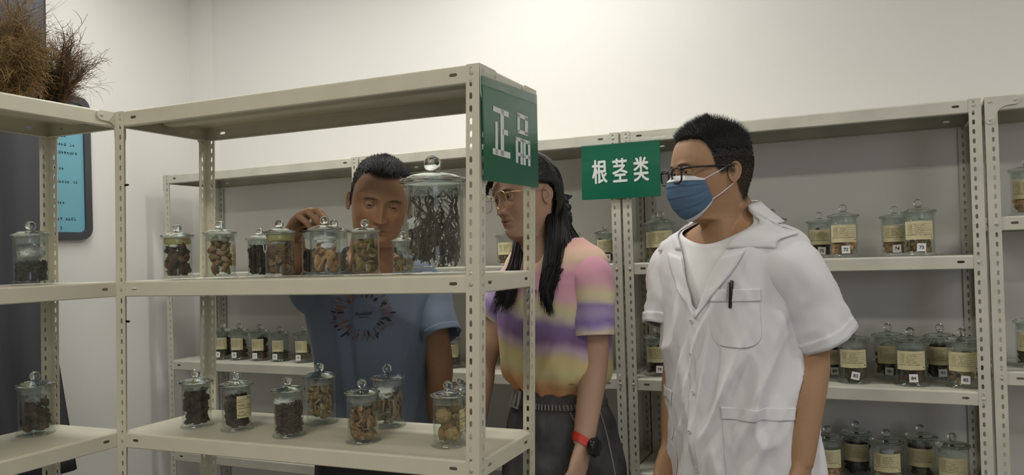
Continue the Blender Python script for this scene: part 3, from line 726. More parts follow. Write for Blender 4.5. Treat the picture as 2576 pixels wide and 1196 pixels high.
for ch, (x0, x1, y0, y1) in (('\u6839', (1489, 1528, 402, 463)), ('\u830e', (1540, 1579, 398, 459)), ('\u7c7b', (1593, 1632.5, 394, 457))):
    P0, P1 = plane_hit(x0, (y0+y1)/2, b1, NB), plane_hit(x1, (y0+y1)/2, b1, NB); Q0, Q1 = plane_hit((x0+x1)/2, y0, b1, NB), plane_hit((x0+x1)/2, y1, b1, NB)
    ux = Vector((1, 0, .012)).normalized(); uy = Vector((-.012, 0, 1)).normalized()
    me = place_text(text_mesh(ch, 1.0, .0, name='character'), (P0+P1)/2, ux, uy, (P1-P0).length-.004, (Q0-Q1).length-.003)
    mb = MB(); fs = [tuple(p.vertices) for p in me.polygons]
    for q, (dx, dz) in enumerate(((-.0018,0),(.0018,0),(0,.0014),(0,-.0014),(-.0009,0),(.0009,0))): mb.add([v.co+Vector((dx, -.00012*(q+1), dz)) for v in me.vertices], fs)
    mb.build('character', signwhite_m, s2, smooth=False)
# clear tape that holds the signs
def tape(name, e, n, quad, label, wob=.003, seed=1):
    tl, tr, br, bl = [plane_hit(x, y, e, n) for x, y in quad]; mb = MB(); N = 12; rng = random.Random(seed); vs = []; fs = []
    for i in range(N+1):
        for j in range(5):
            a, b = i/N, j/4; q = tl.lerp(tr, a).lerp(bl.lerp(br, a), b); vs.append(q+n*(abs(noise.noise(Vector((a*5, b*3, seed))))*wob*2))
    for i in range(N):
        for j in range(4): fs.append((i*5+j, i*5+j+1, (i+1)*5+j+1, (i+1)*5+j))
    mb.add(vs, fs); return tag(mb.build(name, film_m, None), label, 'tape')
tape('clear_tape', e0+E_N*.005, E_N, ((1208, 168), (1347, 232), (1350, 262), (1210, 212)), 'clear wrinkled tape across the top of the two-character green sign', .004, 3)
tape('clear_tape', b0+NB*.005, NB, ((1446, 355), (1672, 338), (1676, 352), (1447, 372)), 'clear tape strip over the top edge of the three-character sign', .004, 5)
# ------------------------------------------------------------------ notice board and curtain on the left wall
NX = WALL_X+.022; NWX = Vector((1, 0, 0)); nb0 = Vector((NX, 0, 0))
tr, br = plane_hit(225, 255, nb0, NWX), plane_hit(236, 603, nb0, NWX)
y1 = (tr.y+br.y)/2; zt, zb = tr.z, br.z; zt = plane_hit(215, 247, nb0, NWX).z; y0 = y1-.62
def rrect(y0, y1, z0, z1, r, n=6):
    P = []
    for cy, cz, a0 in ((y1-r, z1-r, 0), (y0+r, z1-r, PI/2), (y0+r, z0+r, PI), (y1-r, z0+r, 1.5*PI)):
        for k in range(n+1): a = a0+PI/2*k/n; P.append((cy+r*math.cos(a), cz+r*math.sin(a)))
    return P
fr_m = nmat('grey_frame', (.055, .058, .065), .5); blue_m = nmat('blue_panel', (.17, .42, .52), .45)
nbo = empty('notice_board', (NX, (y0+y1)/2, (zt+zb)/2), 0, 'blue notice board with rounded dark grey frame on the left wall', 'notice board')
cy_, cz_ = (y0+y1)/2, (zt+zb)/2
def local(P, x): return [(x, a-cy_, b-cz_) for a, b in P]
o_, i_ = rrect(y0, y1, zb, zt, .045), rrect(y0+.028, y1-.028, zb+.028, zt-.028, .024); n = len(o_); mb = MB()
mb.add(local(o_, -.020)+local(o_, .0)+local(i_, .0)+local(i_, -.010), [(k, (k+1) % n, n+(k+1) % n, n+k) for k in range(n)]+[(n+k, n+(k+1) % n, 2*n+(k+1) % n, 2*n+k) for k in range(n)]+[(2*n+k, 2*n+(k+1) % n, 3*n+(k+1) % n, 3*n+k) for k in range(n)])
mb.build('frame', fr_m, nbo, smooth=False)
mb = MB(); mb.add(local(i_, -.010), [tuple(range(n))]); pn = mb.build('panel', blue_m, nbo, smooth=False)
rng = random.Random(4); navy_m = nmat('navy_print', (.015, .03, .07), .6)
lines = [(345,.36),(366,.44),(387,.46),(402,.22),(409,.24),(426,.33),(451,.26),(459,.46),(490,.22),(513,.33),(544,.20),(553,.47),(568,.22),(576,.30)]
lines_txt = []
mb = MB()
def nadd(x0, x1, a, b): mb.add([(-.0092, x0, a), (-.0092, x1, a), (-.0092, x1, b), (-.0092, x0, b)], [(0,1,2,3)])
yr = plane_hit(210, 420, nb0, NWX).y - cy_
for py, ln in lines:
    z = plane_hit(175, py-2, nb0, NWX).z - cz_; e = yr-.02-.46*.42+ln*.42
    glyph_row(nadd, yr-.50, yr-.012-.34*(1-ln/.47)*.62, z, .0115, rng, 1.0, .9)
mb.build('printed_lines', navy_m, pn, smooth=False)
curt_m = nmat('dark_curtain', (.075, .076, .085), .85, bump=.3, bscale=900, spec=.15)
CX = WALL_X+.16; cn = Vector((1, 0, 0)); c0 = Vector((CX, 0, 0)); mb = MB(); vs = []; fs = []; NU, NV = 70, 30
zt_, zb_ = 2.55, plane_hit(190, 1180, c0, cn).z
edge = [(0, plane_hit(104, 60, c0, cn).y), (.30, plane_hit(112, 240, c0, cn).y), (.75, plane_hit(136, 740, c0, cn).y), (1, plane_hit(191, 1180, c0, cn).y)]
def edge_y(v):
    for (a, ya), (b, yb) in zip(edge, edge[1:]):
        if v <= b: return ya+(yb-ya)*(v-a)/(b-a)
    return edge[-1][1]
for j in range(NV+1):
    v = j/NV; z = zt_+(zb_-zt_)*v; ye = edge_y(v); ys = .55
    for i in range(NU+1):
        u = i/NU; vs.append((CX+.030*math.sin(u*34+.8*math.sin(v*2))+.012*math.sin(u*71), ys+(ye-ys)*u, z))
for j in range(NV):
    for i in range(NU): a = j*(NU+1)+i; fs.append((a, a+NU+1, a+NU+2, a+1))
mb.add(vs, fs); me = bake(mb.mesh('curtain', curt_m, sharp=None), [('SOLIDIFY', dict(thickness=.003))], 'curtain')
tag(obj('curtain', me), 'dark grey curtain hanging on the left wall behind the left rack', 'curtain')
mb = MB(); mb.tube([(CX, .45, zt_+.01), (CX, 1.95, zt_+.01)], .014, 12)
for y in (.5, 1.9): mb.tube([(CX, y, zt_+.01), (WALL_X, y, zt_+.01)], .008, 8)
tag(mb.build('curtain_rod', bolt_m), 'steel rod carrying the dark grey curtain', 'curtain rod')
# ------------------------------------------------------------------ dried root clumps on the left rack
root_m = vcmat('dry_root', .9, .15)
def clump(px, py, ly, wpx, hpx, label, seed, cols, n1, lean_, droop, dens):
    base = on_L(px, py, ly, Z_TOP+.001); D = depth(base); W_, H_ = wpx*D/FPX, hpx*D/FPX; rng = random.Random(seed)
    root = empty('root_clump', base, 0, label, 'dried root'); thick = MB(); tc = []; thin = MB(); nc = []
    side = Vector((_r0.x, _r0.y, 0)); back = Vector((0, 0, 1)).cross(side)
    def col(mbx, lst, k0, c): lst += [tuple(x*rng.uniform(.75, 1.2) for x in c) for _ in range(len(mbx.v)-k0)]
    for b in range(n1):
        t = (b+.5)/n1*2-1; v = (side*(t*W_*.55+lean_*W_)+back*rng.uniform(-.05, .05)+Vector((0, 0, H_*rng.uniform(.35, .75)))); q = Vector((side.x*t*W_*.15, side.y*t*W_*.15, .012)); pts = [q]
        for k in range(5):
            q = q+v*.16+Vector((rng.gauss(0,.006), rng.gauss(0,.006), rng.gauss(0,.006))); q.z = max(q.z, .010); pts.append(q)
        k0 = len(thick.v); thick.tube(pts, [.0075, .0065, .0055, .0045, .0035, .002], 6); col(thick, tc, k0, shade(cols[0], rng))
        for s in range(dens):
            a = rng.uniform(.1, 1)*5; i = min(int(a), 4); q0 = pts[i].lerp(pts[i+1], a-i)
            vv = (v.normalized()*.8+Vector((rng.gauss(0,.5), rng.gauss(0,.5), rng.gauss(.25,.5)))).normalized()
            L = rng.uniform(.25, .75)*min(W_, H_)*(1.25 if rng.random() < .12 else .9); p_ = [q0]; q = q0.copy(); NS = 8; bend = Vector((rng.gauss(0,.10), rng.gauss(0,.10), rng.gauss(.03,.08)))
            for k in range(NS):
                vv = (vv+bend+Vector((rng.gauss(0,.16), rng.gauss(0,.16), rng.gauss(-droop,.16)))).normalized(); q = q+vv*L/NS; q.z = max(q.z, .004); p_.append(q.copy())
            k0 = len(thin.v); r0 = rng.choice((.0004,.0005,.0006,.0009)); thin.tube(p_, [r0*(1-.07*k) for k in range(NS+1)], 3, cap=False); col(thin, nc, k0, shade(rng.choice(cols), rng))
            for _ in range(2):
                q = p_[rng.randint(3, 6)].copy(); w2 = (vv+Vector((rng.gauss(0,.8), rng.gauss(0,.8), rng.gauss(0,.6)))).normalized(); p2 = [q.copy()]
                for k in range(4): w2 = (w2+Vector((rng.gauss(0,.3), rng.gauss(0,.3), rng.gauss(-droop,.3)))).normalized(); q = q+w2*L*.10; q.z = max(q.z, .004); p2.append(q.copy())
                k0 = len(thin.v); thin.tube(p2, [r0*.8, r0*.7, r0*.6, r0*.5, r0*.35], 3, cap=False); col(thin, nc, k0, shade(rng.choice(cols), rng))
    thick.build('root_stem', root_m, root, colors=tc, sharp=None)
    o = thin.build('rootlets', root_m, root, colors=nc, sharp=None); o['kind'] = 'stuff'
STRAW = [(.22,.145,.065),(.30,.20,.095),(.16,.10,.045),(.36,.25,.12)]
DARK = [(.07,.045,.028),(.13,.085,.045),(.19,.12,.06),(.24,.16,.08)]
clump(128, 232, .17, 135, 330, 'dark twiggy dried root clump spreading to the right on top of the left rack', 3, DARK, 13, .03, -.02, 100)
clump(28, 236, .10, 125, 250, 'straw coloured drooping root clump at the left edge on top of the rack', 8, STRAW, 12, -.10, .17, 270)
clump(-45, 232, .22, 200, 420, 'pale fine root clump behind the straw coloured one at the left edge', 9, STRAW, 10, .05, -.03, 150)

pk = FP(.031, .012, 0); mb = MB()
for zz in (CZ+.205, CZ-.137):
    c = FP(.0012, .0235, zz); mb = MB(); mb.tube([c, c+Vector((.014, 0, 0)), c+Vector((.018, 0, 0))], [.0028, .0030, .0016], 8)
    tag(mb.build('cable_peg', ink_m), 'small black peg in the corner post, %s the middle shelf' % ('above' if zz > CZ else 'below'), 'peg')
ch = empty('chain', at_y(1546, 722, B_Y-.004), 0, 'short thin steel chain hanging by the double post under the sign', 'chain'); prev = None
a_, b_ = at_y(1522, 690, B_Y-.02), at_y(1547, 722, B_Y-.004)
for k in range(9):
    p_ = a_.lerp(b_, k/8)+Vector((0, 0, -.006*math.sin(k/8*PI)))-Vector(ch.location); t_ = (b_-a_).normalized(); n_ = t_.orthogonal().normalized() if k % 2 else t_.cross(t_.orthogonal()).normalized(); mb = MB()
    mb.tube([p_+t_*(.0034*math.cos(2*PI*i/10))+n_*(.0020*math.sin(2*PI*i/10)) for i in range(11)], .0006, 5, cap=False); mb.build('chain_link', bolt_m, ch)

# ------------------------------------------------------------------ people
import numpy as np
skin_m = vcmat('skin', 0.55, 0.35, 0.15, 500, sss=0.12)
hair_m = nmat('black_hair', (.010, .009, .009), .62, spec=.22)
long_hair_m = nmat('long_black_hair', (.009, .008, .008), .45, spec=.35)
eye_m = vcmat('eye', 0.15, 0.6)
def gs(x, s): return np.exp(-(x/s)**2)
def spline(xs, ys, q):
    """smooth curve through control points (monotone-ish cubic)"""
    xs = np.asarray(xs, float); ys = np.asarray(ys, float); o = np.argsort(xs); xs, ys = xs[o], ys[o]
    d = np.diff(ys)/np.diff(xs); m = np.zeros_like(ys); m[0], m[-1] = d[0], d[-1]
    for i in range(1, len(xs)-1): m[i] = 0 if d[i-1]*d[i] <= 0 else 2*d[i-1]*d[i]/(d[i-1]+d[i])
    q = np.clip(q, xs[0], xs[-1]); k = np.clip(np.searchsorted(xs, q)-1, 0, len(xs)-2); h = xs[k+1]-xs[k]; t = (q-xs[k])/h
    return (2*t**3-3*t**2+1)*ys[k]+(t**3-2*t**2+t)*h*m[k]+(-2*t**3+3*t**2)*ys[k+1]+(t**3-t**2)*h*m[k+1]
def grid_faces(n, m, close=True):
    fs = []
    for i in range(n-1):
        for j in range(m if close else m-1):
            j2 = (j+1) % m; fs.append((i*m+j, i*m+j2, (i+1)*m+j2, (i+1)*m+j))
    return fs
def me_from(V, F, name, mats, smooth=True):
    me = bpy.data.meshes.new(name); me.from_pydata([tuple(v) for v in V], [], F)
    for m in (mats if isinstance(mats, (list, tuple)) else [mats]): me.materials.append(m)
    if smooth: me.polygons.foreach_set('use_smooth', [True]*len(me.polygons))
    me.update(); return me
def fix_normals(me):
    bm = bmesh.new(); bm.from_mesh(me); bmesh.ops.recalc_face_normals(bm, faces=bm.faces); bm.to_mesh(me); bm.free(); return me
class Head:
    """head in its own frame: eyes at z=0, looking along -y, the person's left is +x"""
    def __init__(s, k=1.0, width=1.0, nose=1.0, lips=1.0, jaw=1.0, eye_open=(.0042, .0036), lid=1.0, cheek=1.0):
        s.k, s.width, s.nose, s.lips, s.jaw, s.eo, s.lid, s.cheek = k, width, nose, lips, jaw, eye_open, lid, cheek
        s.ez, s.ex = 0.0, .0315
    def base(s, z):
        f = spline([.122,.119,.112,.10,.085,.06,.035,.018,0,-.02,-.045,-.062,-.075,-.09,-.104,-.112,-.117,-.122,-.132,-.17,-.20],
                   [.002,.022,.040,.058,.074,.089,.0945,.0955,.0905,.0885,.0885,.0885,.0855,.0865,.081,.073,.058,.040,.030,.030,.030], z)
        b = spline([.122,.119,.112,.10,.08,.055,.03,0,-.03,-.055,-.075,-.092,-.106,-.115,-.125,-.17,-.20],
                   [.002,.020,.037,.053,.067,.0755,.078,.0765,.0715,.0655,.060,.0545,.0515,.051,.052,.055,.057], z)
        bk = spline([.122,.119,.112,.10,.08,.05,.02,-.02,-.05,-.08,-.115,-.17,-.20],
                    [.002,.028,.05,.070,.088,.101,.104,.096,.084,.075,.070,.070,.072], z)
        p = spline([.12,.06,.02,-.02,-.06,-.085,-.105,-.12,-.2], [2.0,2.15,2.45,2.4,2.1,1.85,1.75,2.0,2.0], z)
        return f, b*s.width*(1+(s.jaw-1)*np.clip((-.03-z)/.05, 0, 1)), bk, p
    def surface(s, phi, z):
        """phi=0 in front, positive towards +x; arrays. returns x, y, z"""
        f, b, bk, p = s.base(z); c, sn = np.cos(phi), np.sin(phi)
        pp = np.where(c > 0, p, 2.0); dep = np.where(c > 0, f, bk)
        r = 1.0/(np.abs(sn/b)**pp+np.abs(c/dep)**pp)**(1/pp)
        x, fw = r*sn, r*c                       # fw = forward
        w = np.clip(c*1.6, 0, 1); ax = np.abs(x); d = np.zeros_like(x); n = s.nose
        t = np.clip((.008-z)/.046, 0, 1.15)
        ridge = np.where(z < .012, (.003+.0195*t**1.25)*n, 0)*np.clip((z+.0495)/.0075, 0, 1)*np.clip((.014-z)/.010, 0, 1)
        d += ridge*gs(x, .0072+.0048*t)
        d += .0090*n*gs(ax-.0142, .0066)*gs(z+.0385, .0070)
        d -= .0095*gs(ax-s.ex, .0165)*gs(z+.000, .0115)
        d -= .004*gs(ax-.014, .007)*gs(z-.0, .012)
        d += .0035*gs(ax-.028, .018)*gs(z-.0195, .007)
        d += .0042*s.cheek*gs(ax-.046, .017)*gs(z+.028, .017)
        d -= .003*gs(ax-.036, .010)*gs(z+.060, .02)
        d -= .0022*gs(ax-.024-.25*np.clip(-.04-z, 0, .03), .004)*gs(z+.052, .014)   # nasolabial fold
        L = s.lips
        d += .0052*L*gs(x, .0165)*gs(z+.0605, .0042)+.0058*L*gs(x, .0150)*gs(z+.0722, .0046)
        d -= .0042*gs(x, .0185)*gs(z+.0662, .0016)
        d -= .0012*gs(x, .003)*gs(z+.053, .006); d -= .0030*gs(x, .018)*gs(z+.0825, .0048)
        d += .0035*gs(x, .016)*gs(z+.099, .010)
        # lids over the eyeballs
        R = .0134; fc = .0905-.0165
        dx, dz = ax-s.ex, z-s.ez; q = R*R-dx*dx-dz*dz; l = fc+np.sqrt(np.clip(q, 0, None))
        fwd = fw+d*w; inl = (q > 0) & (c > 0)
        fwd2 = np.where(inl, np.maximum(fwd, l*s.lid+(1-s.lid)*fwd), fwd)
        u = dx/.0150; ht, hb = s.eo
        open_ = inl & (np.abs(u) < 1) & (dz < ht*(1-u*u)) & (dz > -hb*(1-u*u))
        crease = .0013*gs(dz-(ht*(1-np.clip(u*u, 0, 1))+.0042), .0013)*(np.abs(u) < 1.05)
        fwd2 = np.where(c > 0, fwd2-crease*w, fwd2)
        fwd2 = np.where(open_, np.minimum(fwd2, l-.0045), fwd2)
        return x*s.k, -fwd2*s.k, z*s.k
    def mesh_arrays(s, nphi=200):
        zz = np.concatenate([np.linspace(-.20, -.125, 10), np.linspace(-.123, -.1, 20), np.linspace(-.0985, .03, 112), np.linspace(.033, .11, 34), np.array([.113,.116,.1185,.1203,.1214,.122])])
        t = np.linspace(-1, 1, nphi, endpoint=False); phi = PI*(.52*t+.48*t**3)
        P, Z = np.meshgrid(phi, zz); x, y, z = s.surface(P, Z); V = np.stack([x, y, z], -1).reshape(-1, 3)
        n, m = len(zz), nphi; F = grid_faces(n, m); F.append(tuple(range(m))[::-1]); F.append(tuple(range((n-1)*m, n*m)))
        return V, F, P.reshape(-1), Z.reshape(-1)
    def ear(s, side):
        """an ear: rim, groove, inner ridge and hollow, closed at the back"""
        n = 30; V = []; F = []
        prof = [(0,.0005),(.28,.0005),(.42,.0045),(.56,.0060),(.68,.0045),(.78,.0040),(.88,.0085),(.96,.0085),(1.0,.0055),(.97,.001),(.85,-.001),(.5,-.004),(.1,-.005)]
        for i in range(n):
            a = 2*PI*i/n; ca, sa = math.cos(a), math.sin(a); ry = .0150*(1+.16*sa); rz = .0265 if sa > 0 else .0245
            if sa < -.3: ry *= .72+.28*(1+sa)/.7
            for r, h in prof:
                hh = h
                if ca < -.35 and r > .3: hh = h*.35+.0005
                if sa < -.75 and r < .9: hh = max(hh, .004)
                y, z = r*ry*ca-.0035*(1-r), r*rz*sa-.004*(1-r)
                V.append((side*(hh*.85+.002+.0055*max(0, ca)*r), y, z))
        k = len(prof)
        for i in range(n):
            i2 = (i+1) % n
            for j in range(k-1): F.append((i*k+j, i*k+j+1, i2*k+j+1, i2*k+j))
        F.append(tuple(i*k for i in range(n))); F.append(tuple(i*k+k-1 for i in range(n))[::-1])
        V = [((x+side*.0745*s.width)*s.k, (y+.014+.12*z)*s.k, (z-.010)*s.k) for x, y, z in V]
        return V, F
def skin_colors(V, P, Z, X, base, lip, hair_fn, brow, browcol, blush=.12, seed=0, stub=None):
    rng = np.random.default_rng(seed); n = len(V); C_ = np.tile(np.array(base), (n, 1)); ax = np.abs(X)
    def mix(c, a):
        nonlocal C_
        a = np.clip(a, 0, 1)[:, None]; C_ = C_*(1-a)+np.array(c)*a
    front = np.cos(P) > .15
    red = tuple(min(1, v*k) for v, k in zip(base, (1.05, .78, .72)))
    mix(red, blush*4*front*(gs(ax-.044, .02)*gs(Z+.03, .018)+gs(X, .014)*gs(Z+.036, .014)))
    lipw = .0205*(1-.1*np.abs(Z+.066)/.01)
    mix(lip, front*gs(ax/np.maximum(lipw, 1e-4), .95)**4*np.clip(1.25-np.abs(Z+.0665)/.0105, 0, 1)*1.6)
    mix(tuple(v*.35 for v in lip), front*gs(X, .019)*gs(Z+.0663, .0011))
    mix(tuple(v*.3 for v in base), front*gs(ax-.0068, .0034)*gs(Z+.0465, .0022)*.9)
    u = (ax-.0315)/.019; zb = brow+.0030*(1-u*u)-.0022*np.clip(u, 0, 2)
    mix(browcol, front*np.clip(1.25-np.abs(u)**2, 0, 1)*gs(Z-zb, .0034)*.92)
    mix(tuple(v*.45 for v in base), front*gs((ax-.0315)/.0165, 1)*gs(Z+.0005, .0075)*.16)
    if hair_fn is not None:
        h = hair_fn(P, Z); mix(stub or (.03, .026, .024), h)
    return C_*rng.uniform(.97, 1.03, (n, 1))
def limb(path, radii, n=22, flat=None):
    """closed tapering limb through the points; flat scales the second axis"""
    path = [Vector(p) for p in path]; N = 30; V = []; ts = np.linspace(0, len(path)-1, N)
    pts = []
    for t in ts:
        i = min(int(t), len(path)-2); u = t-i; p0 = path[max(i-1, 0)]; p1 = path[i]; p2 = path[i+1]; p3 = path[min(i+2, len(path)-1)]
        pts.append(.5*((2*p1)+(p2-p0)*u+(2*p0-5*p1+4*p2-p3)*u*u+(3*p1-p0-3*p2+p3)*u**3))
    rr = np.interp(ts, range(len(path)), radii); mb = MB(); mb.tube(pts, list(rr), n); return mb
def hand_parts(mb, wrist, fdir, palm_n, side, curls, spread=1.0, k=1.0, thumb=None, thumb_curl=.35):
    """palm and five fingers. fdir: wrist->knuckles, palm_n: out of the palm, side: +1 left hand, -1 right"""
    fdir = Vector(fdir).normalized(); pn = Vector(palm_n); pn = (pn-fdir*pn.dot(fdir)).normalized()
    ac = fdir.cross(pn)*(1 if side > 0 else -1)              # towards the thumb
    W = Vector(wrist)
    secs = [(-.03,.028,.024),(-.012,.0285,.0225),(.008,.0295,.0205),(.03,.036,.0185),(.06,.041,.0155),(.085,.041,.0135),(.097,.037,.010),(.101,.030,.006)]
    V = []; m = 20
    for d, a, b in secs:
        for j in range(m):
            t = 2*PI*j/m; V.append(W+fdir*d*k+ac*(a*k*math.cos(t))+pn*(b*k*math.sin(t)-.002*k))
    o = len(secs); F = grid_faces(o, m); F.append(tuple(range(m))[::-1]); F.append(tuple(range((o-1)*m, o*m))); mb.add(V, F)
    offs = [.030, .0105, -.0095, -.0285]; lens = [(.043,.026,.021),(.047,.030,.022),(.044,.028,.021),(.034,.021,.019)]; rad = [.0088,.0090,.0085,.0076]
    tips = []
    for i in range(4):
        q = W+fdir*(.078 if i < 3 else .070)*k+ac*offs[i]*k; fd = (fdir+ac*(.10*(1.2-i)*spread)).normalized(); pts = [q-fd*.018*k, q]; ang = 0
        cu = curls[i] if hasattr(curls[i], '__len__') else (curls[i]*.8, curls[i], curls[i]*.7)
        pts[1] = q+fd*.016*k
        for j in range(3):
            ang += cu[j]; dirv = fd*math.cos(ang)+pn*math.sin(ang)
            L = lens[i][j]*k; pts.append(pts[-1]+dirv*L*.5); pts.append(pts[-1]+dirv*L*.5)
        r = rad[i]*k; mb.tube(pts, [r*1.0, r*1.06, r*.98, r*1.02, r*.92, r*.94, r*.86, r*.55][:len(pts)], 12); mb.blob(pts[-1]-dirv*.0015, (r*.62,)*3, 8, 6)
        tips.append((pts[-1], dirv, fd*(-math.sin(ang))+pn*math.cos(ang), r))
    tdir = Vector(thumb) if thumb is not None else (fdir*.75+ac*.75+pn*.25)
    tdir.normalize(); q = W+fdir*.022*k+ac*.020*k; bend = (fdir*.6+pn*.5-ac*.25).normalized()
    p1 = q+tdir*.042*k; p2 = p1+(tdir*(1-thumb_curl)+bend*thumb_curl).normalized()*.032*k; p3 = p2+(tdir*(1-1.6*thumb_curl)+bend*1.6*thumb_curl).normalized()*.026*k
    mb.tube([q-tdir*.012*k, q, q.lerp(p1, .6), p1, p1.lerp(p2, .5), p2, p2.lerp(p3, .55), p3], [.012*k,.0145*k,.0125*k,.0112*k,.0102*k,.0108*k,.0100*k,.006*k], 12); mb.blob(p3, (.0066*k,)*3, 8, 6)
    tips.append((p3, (p3-p2).normalized(), pn, .0098*k))
    return tips
def vox(mb, size, name='part', smooth=6):
    me = mb.mesh(name, skin_m)
    return bake(me, [('REMESH', dict(mode='VOXEL', voxel_size=size)), ('SMOOTH', dict(factor=.5, iterations=smooth))], name)
def union(base, others):
    for b in others:
        o = bpy.data.objects.new('tmpb', b); C.objects.link(o)
        base = bake(base, [('BOOLEAN', dict(operation='UNION', object=o, solver='EXACT'))], base.name)
        bpy.data.objects.remove(o)
    return base
class Torso:
    """clothed or bare trunk in its own frame: z=0 at the shoulder line, facing -y, person's left +x"""
    def __init__(s, ctrl, ease=0.0, folds=None, p=2.35):
        a = np.array(ctrl); s.z, s.b, s.f, s.k = a[:, 0], a[:, 1], a[:, 2], a[:, 3]; s.ease = ease; s.folds = folds; s.p = p
    def pt(s, th, z, off=0.0, folds=True):
        """th=0 in front, positive to the person's left"""
        th = (th+PI) % (2*PI)-PI
        b = float(spline(s.z, s.b, z))+s.ease; f = float(spline(s.z, s.f, z))+s.ease; k = float(spline(s.z, s.k, z))+s.ease
        c, sn = math.cos(th), math.sin(th); dep = f if c > 0 else k
        r = 1/((abs(sn)/b)**s.p+(abs(c)/dep)**s.p)**(1/s.p)
        if s.folds and folds: r += s.folds(th, z, r)
        r += off
        return Vector((r*sn, -r*c, z))
def put(M, V): return [M @ Vector(v) for v in V]
def az_frame(p, psi):
    """rotation about z that makes a figure at p look psi radians to the picture's left of the camera"""
    to_cam = math.atan2(CAM.y-p.y, CAM.x-p.x); a = to_cam - psi       # image-left is clockwise seen from above
    return a + PI/2                                   # figure looks along -y
def hair_spikes(V, N, dens, length, lean, rng, r=.0007):
    mb = MB(); idx = np.nonzero(rng.random(len(V)) < dens)[0]
    for i in idx:
        p = Vector(V[i]); n = Vector(N[i]); jt = Vector(rng.normal(0, .0016, 3)); p = p+jt-n*jt.dot(n); d = (n*.9+lean+Vector(rng.normal(0, .28, 3))).normalized(); L = float(length[i])*rng.uniform(.6, 1.25)
        if L < .0012: continue
        a = n.orthogonal().normalized(); b = n.cross(a); t = p+d*L
        mb.add([p+a*r-n*.002, p-a*r*.5+b*r*.87-n*.002, p-a*r*.5-b*r*.87-n*.002, t], [(0,1,3),(1,2,3),(2,0,3)])
    return mb
def add_eyes(head, M, par, gaze=(0, 0), lidcol=None):
    for sx in (1, -1):
        V = []; n, m = 16, 24; R = .0122; cols = []; c = Vector((sx*head.ex, -(.0905-.0165), head.ez))
        g = Vector((gaze[0], -1, gaze[1])).normalized(); q = Vector((0, 0, 1)).rotation_difference(g)
        for i in range(n+1):
            th = PI*i/n*(.35 if i < 6 else 1) if False else PI*(i/n)**1.5
            for j in range(m):
                a = 2*PI*j/m; v = Vector((math.sin(th)*math.cos(a), math.sin(th)*math.sin(a), math.cos(th))); V.append((c+(q @ v)*R)*head.k)
                cols.append((.004,.004,.004) if th < .20 else (.018,.010,.007) if th < .53 else (.012,.009,.008) if th < .58 else (.30,.26,.23))
        me = me_from(put(M, V), grid_faces(n+1, m), 'eye', eye_m); ca = me.color_attributes.new('Col', 'FLOAT_COLOR', 'POINT')
        ca.data.foreach_set('color', [x for c_ in cols for x in (*c_, 1.0)]); obj('eye', me, par)
def finish_body(par, me, head, MH, base, headinfo, names='body'):
    """colour the joined body: head colours near the head, plain skin elsewhere"""
    Mi = MH.inverted(); co = np.empty(len(me.vertices)*3); me.vertices.foreach_get('co', co); co = co.reshape(-1, 3)
    A = np.array(Mi)[:3]; L = (co @ A[:, :3].T + A[:, 3])/head.k; X, Y, Z = L[:, 0], L[:, 1], L[:, 2]; P = np.arctan2(X, -Y)
    near = (Z > -.125) & (Z < .14) & (np.hypot(X, Y) < .14); cols = np.tile(np.array(base), (len(co), 1))*np.random.default_rng(3).uniform(.97, 1.03, (len(co), 1))
    xs, ys, _z = head.surface(P, np.clip(Z, -.2, .122)); ex_ = np.hypot(X, Y)-np.hypot(xs, ys)/head.k; hf0 = headinfo['hair_fn']
    headinfo = dict(headinfo, hair_fn=lambda P, Z: hf0(P, Z)*np.clip(1-(ex_-.003)/.005, 0, 1))
    hc = skin_colors(co, P, np.clip(Z, -.2, .122), X, base, **headinfo); w_ = np.clip((Z+.125)/.01, 0, 1)[:, None]*near[:, None]
    cols = cols*(1-w_)+hc*w_
    ca = me.color_attributes.new('Col', 'FLOAT_COLOR', 'POINT'); ca.data.foreach_set('color', np.concatenate([cols, np.ones((len(co), 1))], 1).astype(np.float32).reshape(-1))
    me.materials.clear(); me.materials.append(skin_m); me.polygons.foreach_set('use_smooth', [True]*len(me.polygons)); me.update()
    return obj('body', me, par)
def frame(p, rz, pitch=0.0, roll=0.0):
    return Matrix.Translation(p) @ Matrix.Rotation(rz, 4, 'Z') @ Matrix.Rotation(roll, 4, 'Y') @ Matrix.Rotation(pitch, 4, 'X')
MALE = [(.10,.056,.05,.056),(.075,.060,.056,.060),(.05,.078,.064,.074),(.032,.115,.072,.088),(.012,.168,.082,.098),(-.015,.193,.09,.106),(-.05,.198,.102,.112),(-.12,.188,.116,.116),(-.20,.176,.12,.110),(-.30,.162,.115,.10),(-.40,.158,.115,.095),(-.50,.168,.115,.105),(-.60,.176,.11,.115),(-.68,.17,.10,.11)]
FEMALE = [(.10,.049,.044,.05),(.075,.052,.05,.054),(.05,.066,.056,.066),(.032,.098,.062,.078),(.012,.145,.072,.088),(-.015,.168,.082,.096),(-.05,.172,.10,.10),(-.12,.162,.122,.102),(-.18,.152,.12,.096),(-.27,.138,.10,.085),(-.36,.138,.10,.085),(-.45,.158,.108,.10),(-.54,.172,.11,.112),(-.62,.168,.10,.11)]
